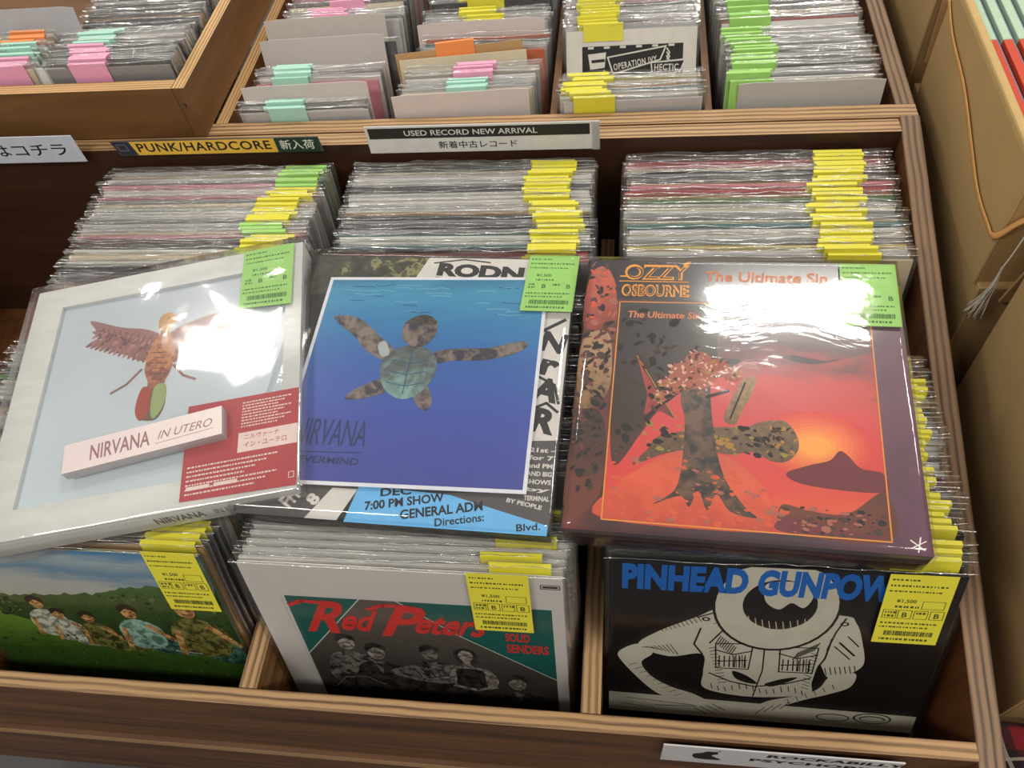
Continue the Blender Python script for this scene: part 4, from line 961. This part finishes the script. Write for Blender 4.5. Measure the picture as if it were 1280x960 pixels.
# Operation Ivy single
a = math.radians(30); e = thing('seven_inch_single', 'white single with black ransom-note lettering facing out, third upper row', 'record', loc=(-.328, .845 - .178 * math.sin(a), .212 - .178 * math.cos(a)), rot=(-a, 0, .01))
j = link('jacket', SJ, e); j.material_slots[0].link = 'OBJECT'; j.material_slots[0].material = cm('white')
pm = pouch_mesh(.186, .1855, .0032, 77, nx=14); pm.materials[0] = BAG2; link('plastic_sleeve', pm, e)
A = Art(.0001); bkp = INK; wp = mat('single_white_print', (222, 218, 208))
A.rect(.0, .0, .178, .178, wp); A.rect(.022, .020, .160, .100, bkp)
A.poly([(.030, .030), (.055, .028), (.053, .048), (.033, .050)], wp); A.line([(.036, .0395), (.052, .0385)], .004, bkp)
A.poly([(.056, .034), (.138, .022), (.133, .034), (.130, .041), (.064, .058)], wp); A.poly([(.0585, .0355), (.135, .0245), (.1285, .0395), (.0655, .0555)], bkp)
A.text('OPERATION IVY', .066, .0520, .060, .0085, wp, rot=8.5, bold=.02, space=1.15)
A.poly([(.116, .043), (.164, .040), (.156, .062), (.118, .058)], wp); A.poly([(.118, .0445), (.1615, .0425), (.1545, .0595), (.1195, .0562)], bkp); A.text('HECTIC', .1215, .0545, .033, .0088, wp, rot=-1, bold=.02, space=1.1)
A.poly([(.017, .060), (.094, .058), (.092, .095), (.019, .095)], wp); tiny(A, .044, .068, .024, .0035, bkp, 1); tiny(A, .028, .076, .058, .0035, bkp, 2); tiny(A, .026, .0845, .062, .0035, bkp, 3); tiny(A, .03, .092, .05, .0035, bkp, 4)
for k in range(9): A.poly([(.096 + k * .006, .064 + (k * 7 % 5) * .004), (.101 + k * .006, .060 + (k * 3 % 5) * .004), (.103 + k * .006, .070 + (k * 7 % 4) * .003), (.099 + k * .006, .078 - (k % 3) * .003)], wp)
for k in range(6): A.rect(.03 + k * .022, .0205, .038 + k * .022, .0235, wp)
for k in range(3): A.line([(.138, .026 + k * .005), (.142, .032 + k * .005), (.1385, .037 + k * .003)], .0018, wp)
A.build('cover_print', e, lambda u, v, h: (u - .089, -.0011 - h, .178 - v))
t = link('price_sticker', tab_mesh(.054, .022, .0032, .1862), e, (-.038, 0, 0)); t.material_slots[0].link = 'OBJECT'; t.material_slots[0].material = YEL
run(-.3285, .853, 1.09, .0064, .211, 28, C_ + ', behind the black and white lettered single', [('light grey', 5), ('grey', 3), ('dark grey', 3), ('pink', 1), ('white', 3), ('maroon', 1)], lambda y: 'yellow', -.040, drift=0)
# column D
D_ = 'in the rightmost row of the upper tier'
divider(-.103, .7255, .205, 6, .5, .178, 'blank grey card divider at the front of the rightmost upper row', (188, 186, 180))
run(-.112, .732, .850, .0064, .200, 12, D_ + ', front half', [('light grey', 5), ('grey', 3), ('dark grey', 3), ('white', 4), ('cream', 2), ('black', 1)], 'green', -.058, drift=-.04)
single(-.118, .862, .208, 17, 1, 'red', 'green', -.052, D_, named='red-edged single with a green tag in the rightmost upper row')
single(-.117, .857, .207, 17, 1, 'white', 'green', -.052, D_, named='white-edged single right in front of the red-edged one, rightmost upper row')
run(-.121, .869, 1.09, .0068, .208, 18, D_ + ', back half', [('light grey', 4), ('cream', 3), ('grey', 3), ('dark grey', 2), ('maroon', 1)], 'green', -.052)
# left raised tray
run(-1.023, .7125, .800, .0055, .270, 3, 'in the right row of the raised left tray, front', PU, lambda y: 'pink' if y < .752 else 'pale blue', -.030, drift=0, yaw=.4)
E_ = 'in the right row of the raised left tray, back'
run(-1.024, .812, .92, .0085, .262, 18, E_, [('black', 3), ('dark grey', 3), ('tan', 1), ('white', 1), ('grey', 2)], None, 0)
run(-1.222, .7125, .796, .0062, .270, 3, 'in the left row of the raised left tray', [('white', 4), ('cream', 4), ('light grey', 3)], lambda y: 'pink' if y < .735 else ('pale blue' if y < .765 else 'orange'), .055, drift=0, yaw=.4)
divider(-1.195, .815, .300, 14, 0, .19, 'tall blank grey card standing at the back of the raised left tray', (186, 186, 190))
v = divider(-1.11, .716, .270, 10, -3, .055, 'small white slip at the front of the raised left tray', (222, 222, 220))

# ------------------------------------------------------------------ signs
def sign(name, label, x0, x1, y, z0, z1, base, artfn, lean=0, slant=0, t=.0015):
    e = thing(name, label, 'sign', loc=((x0 + x1) / 2, y, z0), rot=(math.radians(lean), 0, 0)); w = x1 - x0; h = z1 - z0
    m = MB(); m.hexa([(-w / 2 + slant, 0, 0), (w / 2 + slant * .3, 0, 0), (w / 2 + slant * .3, t, 0), (-w / 2 + slant, t, 0), (-w / 2, 0, h), (w / 2, 0, h), (w / 2, t, h), (-w / 2, t, h)], base); m.build('sign_plate', e, bevel=.0003)
    A = Art(.0001); artfn(A, w, h); A.build('sign_print', e, lambda u, v, hh: (u - w / 2, -hh, h - v)); return e
sw = mat('sign_white_paper', (222, 220, 216), rough=.35, coat=.3); sk = mat('sign_olive_black_print', (44, 42, 38)); syel = mat('sign_yellow_print', (232, 186, 62), rough=.35, coat=.3); sgreen = mat('sign_dark_green_print', (28, 54, 46)); holder = film('sign_holder_plastic', fac=.12, rough=.08, bump=.2, milk=.25)
def a1(A, w, h):
    A.rect(.004, .003, w - .012, .0195, sk); A.text('USED RECORD NEW ARRIVAL', .052, .0155, .175, .0085, sw, bold=.012)
    A.text('新着中古レコード', .095, .0365, .104, .0115, INK, bold=.012)
e = sign('shelf_sign', 'long white sign reading USED RECORD NEW ARRIVAL on the middle rail', -.672, -.3665, .6565, .163, .2055, sw, a1)
m = MB(); m.box(.1435, .1535, -.0016, -.0004, 0, .0425, holder); m.build('holder_end', e)
def a2(A, w, h):
    A.poly([(.028, .0005), (w - .062, .0005), (w - .062, h - .0005), (.033, h - .0005)], syel); A.rect(w - .061, .0005, w - .001, h - .0005, sgreen)
    A.poly([(.001, .001), (.027, .001), (.030, h - .001), (.008, h - .001)], mat('sign_navy_print', (44, 46, 58)))
    A.text('PUNK/HARDCORE', .036, h - .0055, w - .105, .0145, INK, bold=.02, space=1.1); A.text('新入荷', w - .056, h - .0045, .048, .0155, sw, bold=.008)
    A.frame([(.006, .005), (.02, .005), (.022, .015), (.009, .015)], .0015, mat('sign_grey_mark_print', (110, 112, 120)))
sign('divider_sign', 'yellow genre sign reading PUNK/HARDCORE behind the left stack', -1.035, -.7365, .6525, .172, .1955, mat('sign_grey_board', (70, 74, 76)), a2, slant=.006)
def a3(A, w, h):
    A.text('はコチラ', w - .132, h - .012, .113, .019, INK, bold=.008)
sign('shelf_sign', 'white sign with handwritten katakana at the far left of the middle rail', -1.36, -1.082, .6480, .167, .211, mat('sign_bluish_paper', (206, 212, 224), rough=.4, coat=.2), a3)
def a4(A, w, h):
    A.text('ROCKABILLY', .098 - .0, .021, .125, .0125, INK, bold=.045, shear=.1, space=1.05, rot=.5); A.text('PSYCHOBILLY', .085, .043, .145, .0125, INK, bold=.045, space=1.05)
    A.blob([(.034, .05), (.030, .03), (.038, .022), (.043, .014), (.052, .016), (.053, .024), (.048, .032), (.058, .05)], INK); A.line([(.046, .02), (.054, .010)], .002, INK)
sign('shelf_sign', 'white sign reading ROCKABILLY PSYCHOBILLY on the front of the bin', -.286, -.066, -.0238, -.070, .0015, mat('sign_plain_paper', (214, 212, 214), rough=.4, coat=.2), a4)

# ------------------------------------------------------------------ cardboard boxes at the right
def carton(label, x0, x1, y0, y1, z0, z1, open_top=True, flaps=()):
    e = thing('cardboard_box', label, 'box', loc=((x0 + x1) / 2, (y0 + y1) / 2, z0)); w = (x1 - x0) / 2; d = (y1 - y0) / 2; h = z1 - z0; t = .004
    m = MB(); m.box(-w, -w + t, -d, d, 0, h, CARD); m.box(w - t, w, -d, d, 0, h, CARD); m.box(-w + t, w - t, -d, -d + t, 0, h, CARD2); m.box(-w + t, w - t, d - t, d, 0, h, CARD2); m.box(-w + t, w - t, -d + t, d - t, 0, t, CARD)
    if not open_top: m.box(-w, w, -d, d, h, h + t, CARD)
    m.build('carton_body', e, bevel=.0012)
    if open_top: r_ = MB(); r_.box(-w - .0006, -w + .0095, -d, d, h - .010, h + .002, mat('cardboard_rim', (198, 168, 116), rough=.8, spec=.15)); r_.build('folded_rim', e, bevel=.003)
    for side, ang, ln in flaps:
        m = MB()
        if side == 'front': m.box(-w + .003, w - .003, -ln, 0, -.0015, .0015, CARD); o = m.build('flap', e, (0, -d, h), (math.radians(ang), 0, 0))
        if side == 'left': m.box(-ln, 0, -d + .003, d - .003, -.0015, .0015, CARD); o = m.build('flap', e, (-w, 0, h), (0, math.radians(ang), 0))
        if side == 'back': m.box(-w + .003, w - .003, 0, ln, -.0015, .0015, CARD); o = m.build('flap', e, (0, d, h), (math.radians(ang), 0, 0))
    return e
ca = carton('tan cardboard box with an orange strap, holding records with red spines', .0565, .36, .462, .800, .120, .284)
cb = carton('lower cardboard box under the strapped box beside the bin', .060, .37, .452, .83, -.45, .1195, open_top=False)
cc = carton('nearest cardboard box standing against the right side of the bin', .074, .40, .055, .414, -.42, .283, open_top=False)
cd_ = carton('cardboard box behind the strapped one at the top right', .058, .36, .850, 1.20, -.20, .262, open_top=False)
for e_, zz in ((cc, 0),):
    m = MB(); m.box(-.155, .155, -.0015, .0015, -.11, 0, CARD2); m.build('flap', e_, (0, .1855, .64), (math.radians(12), 0, 0))
m = MB(); m.box(-.145, .145, -.0015, .0015, -.10, 0, CARD2); m.build('flap', cd_, (0, -.181, .455), (math.radians(-8), 0, 0))
strapm = mat('orange_strap_plastic', (216, 160, 96), rough=.35, coat=.3)
s_pts = [(.0545, .800, .262), (.0540, .750, .243), (.0538, .666, .230), (.0538, .585, .204), (.0538, .535, .189), (.0538, .488, .187), (.0545, .464, .192), (.070, .4565, .222), (.11, .456, .235), (.20, .456, .240)]
o = tubeobj('strap', s_pts, .0012, strapm, flat=(.0036, .0010)); o.parent = ca; o.matrix_parent_inverse = Matrix.Translation(ca.location).inverted()
# slab-like record cases in the strapped box
for k in range(6):
    x = .0705 + k * .0165; w_ = .0125
    e = thing('boxed_record', ('record case with a pale green and red spine nearest the box wall', 'second record case from the box wall with a pale green and red spine')[k] if k < 2 else 'record case with a pale green and red spine packed deeper in the strapped box', 'record',
              loc=(x + w_ / 2, .63, .125), group='record cases packed deeper in the strapped box' if k >= 2 else None)
    m = MB(); m.box(-w_ / 2, w_ / 2, -.158, .158, 0, .146, mat('case_grey_blue', (118, 132, 156), rough=.3, coat=.4)); m.build('case', e, bevel=.001)
    m = MB(); m.box(-w_ / 2 - .0003, w_ / 2 - .003, -.1584, .062, .100, .1485, mat('spine_red_print', (206, 74, 44), rough=.35, coat=.4)); m.build('red_spine', e, bevel=.0012)
    m = MB(); m.box(-w_ / 2 - .0003, w_ / 2 - .003, .0622, .1584, .100, .1485, mat('spine_pale_green_print', (182, 210, 184), rough=.35, coat=.4)); m.build('green_spine', e, bevel=.0012)
# frayed white tassel
tw = mat('white_twine', (208, 200, 188), rough=.8)
e = thing('twine_tassel', 'frayed whitish plastic twine knot hanging between the cardboard boxes', 'twine', loc=(.062, .436, .175))
r = random.Random(9)
for k in range(26):
    dx, dz = r.uniform(-.006, .009), r.uniform(-.085, -.06); tubeobj('strand', [(r.uniform(-.001, .001), 0, 0), (dx * .5, r.uniform(-.003, .003), dz * .5), (dx * 1.3 - .006, r.uniform(-.006, .006), dz)], .0006, tw, e, n=4)
tubeobj('twine', [(0, 0, -.001), (.004, .002, .02), (.010, .008, .055), (.014, .018, .068)], .0009, tw, e, n=5)
# red tartan cloth at the lower right
pm_ = bpy.data.materials.new('red_tartan'); pm_.use_nodes = True; nt, N, L, b = nodes_of(pm_)
tc = N.new('ShaderNodeTexCoord'); last = None
base = N.new('ShaderNodeRGB'); base.outputs[0].default_value = rgb(132, 26, 36); cur = base.outputs[0]
for ax, sc, col_, th in ((0, 15, rgb(26, 30, 36), .6), (1, 15, rgb(26, 30, 36), .6), (0, 15, rgb(190, 180, 166), .985), (1, 15, rgb(190, 180, 166), .985)):
    wv = N.new('ShaderNodeTexWave'); wv.bands_direction = 'XY'[ax]; wv.inputs['Scale'].default_value = sc * .5; wv.inputs['Distortion'].default_value = .3
    L.new(tc.outputs['Object'], wv.inputs['Vector']); gt = N.new('ShaderNodeMath'); gt.operation = 'GREATER_THAN'; gt.inputs[1].default_value = th; L.new(wv.outputs['Fac'], gt.inputs[0])
    fm = N.new('ShaderNodeMath'); fm.operation = 'MULTIPLY'; fm.inputs[1].default_value = .75; L.new(gt.outputs[0], fm.inputs[0])
    mx = N.new('ShaderNodeMix'); mx.data_type = 'RGBA'; L.new(fm.outputs[0], mx.inputs[0]); L.new(cur, mx.inputs[6]); mx.inputs[7].default_value = col_; cur = mx.outputs[2]
L.new(cur, b.inputs['Base Color']); b.inputs['Roughness'].default_value = .9
v = []; f = []; n = 24
for j in range(n + 1):
    for i in range(n + 1):
        x = i / n; y = j / n
        z = .055 * math.sin(math.pi * min(1, x * 1.2 + .1)) * math.sin(math.pi * (.1 + .8 * y)) + noise.noise(Vector((x * 5, y * 5, 0))) * .014
        v.append((x * .26 - .13, y * .2 - .1, z))
for j in range(n):
    for i in range(n): a = j * (n + 1) + i; f.append((a, a + 1, a + n + 2, a + n + 1))
o = link('tartan_cloth', mesh('tartan_cloth', v, f, [pm_], smooth=True), None, (.160, -.060, -.095))
so_ = o.modifiers.new('thick', 'SOLIDIFY'); so_.thickness = .004
tag(o, 'red tartan cloth bundled beside the lower right corner of the bin', 'cloth')
cst = thing('wooden_crate', 'low dark crate carrying the cardboard boxes beside the bin', 'crate', loc=(.24, .5, -.8))
m = MB(); m.box(-.19, .18, -.70, .72, 0, .345, WD); m.build('crate_body', cst, bevel=.002)
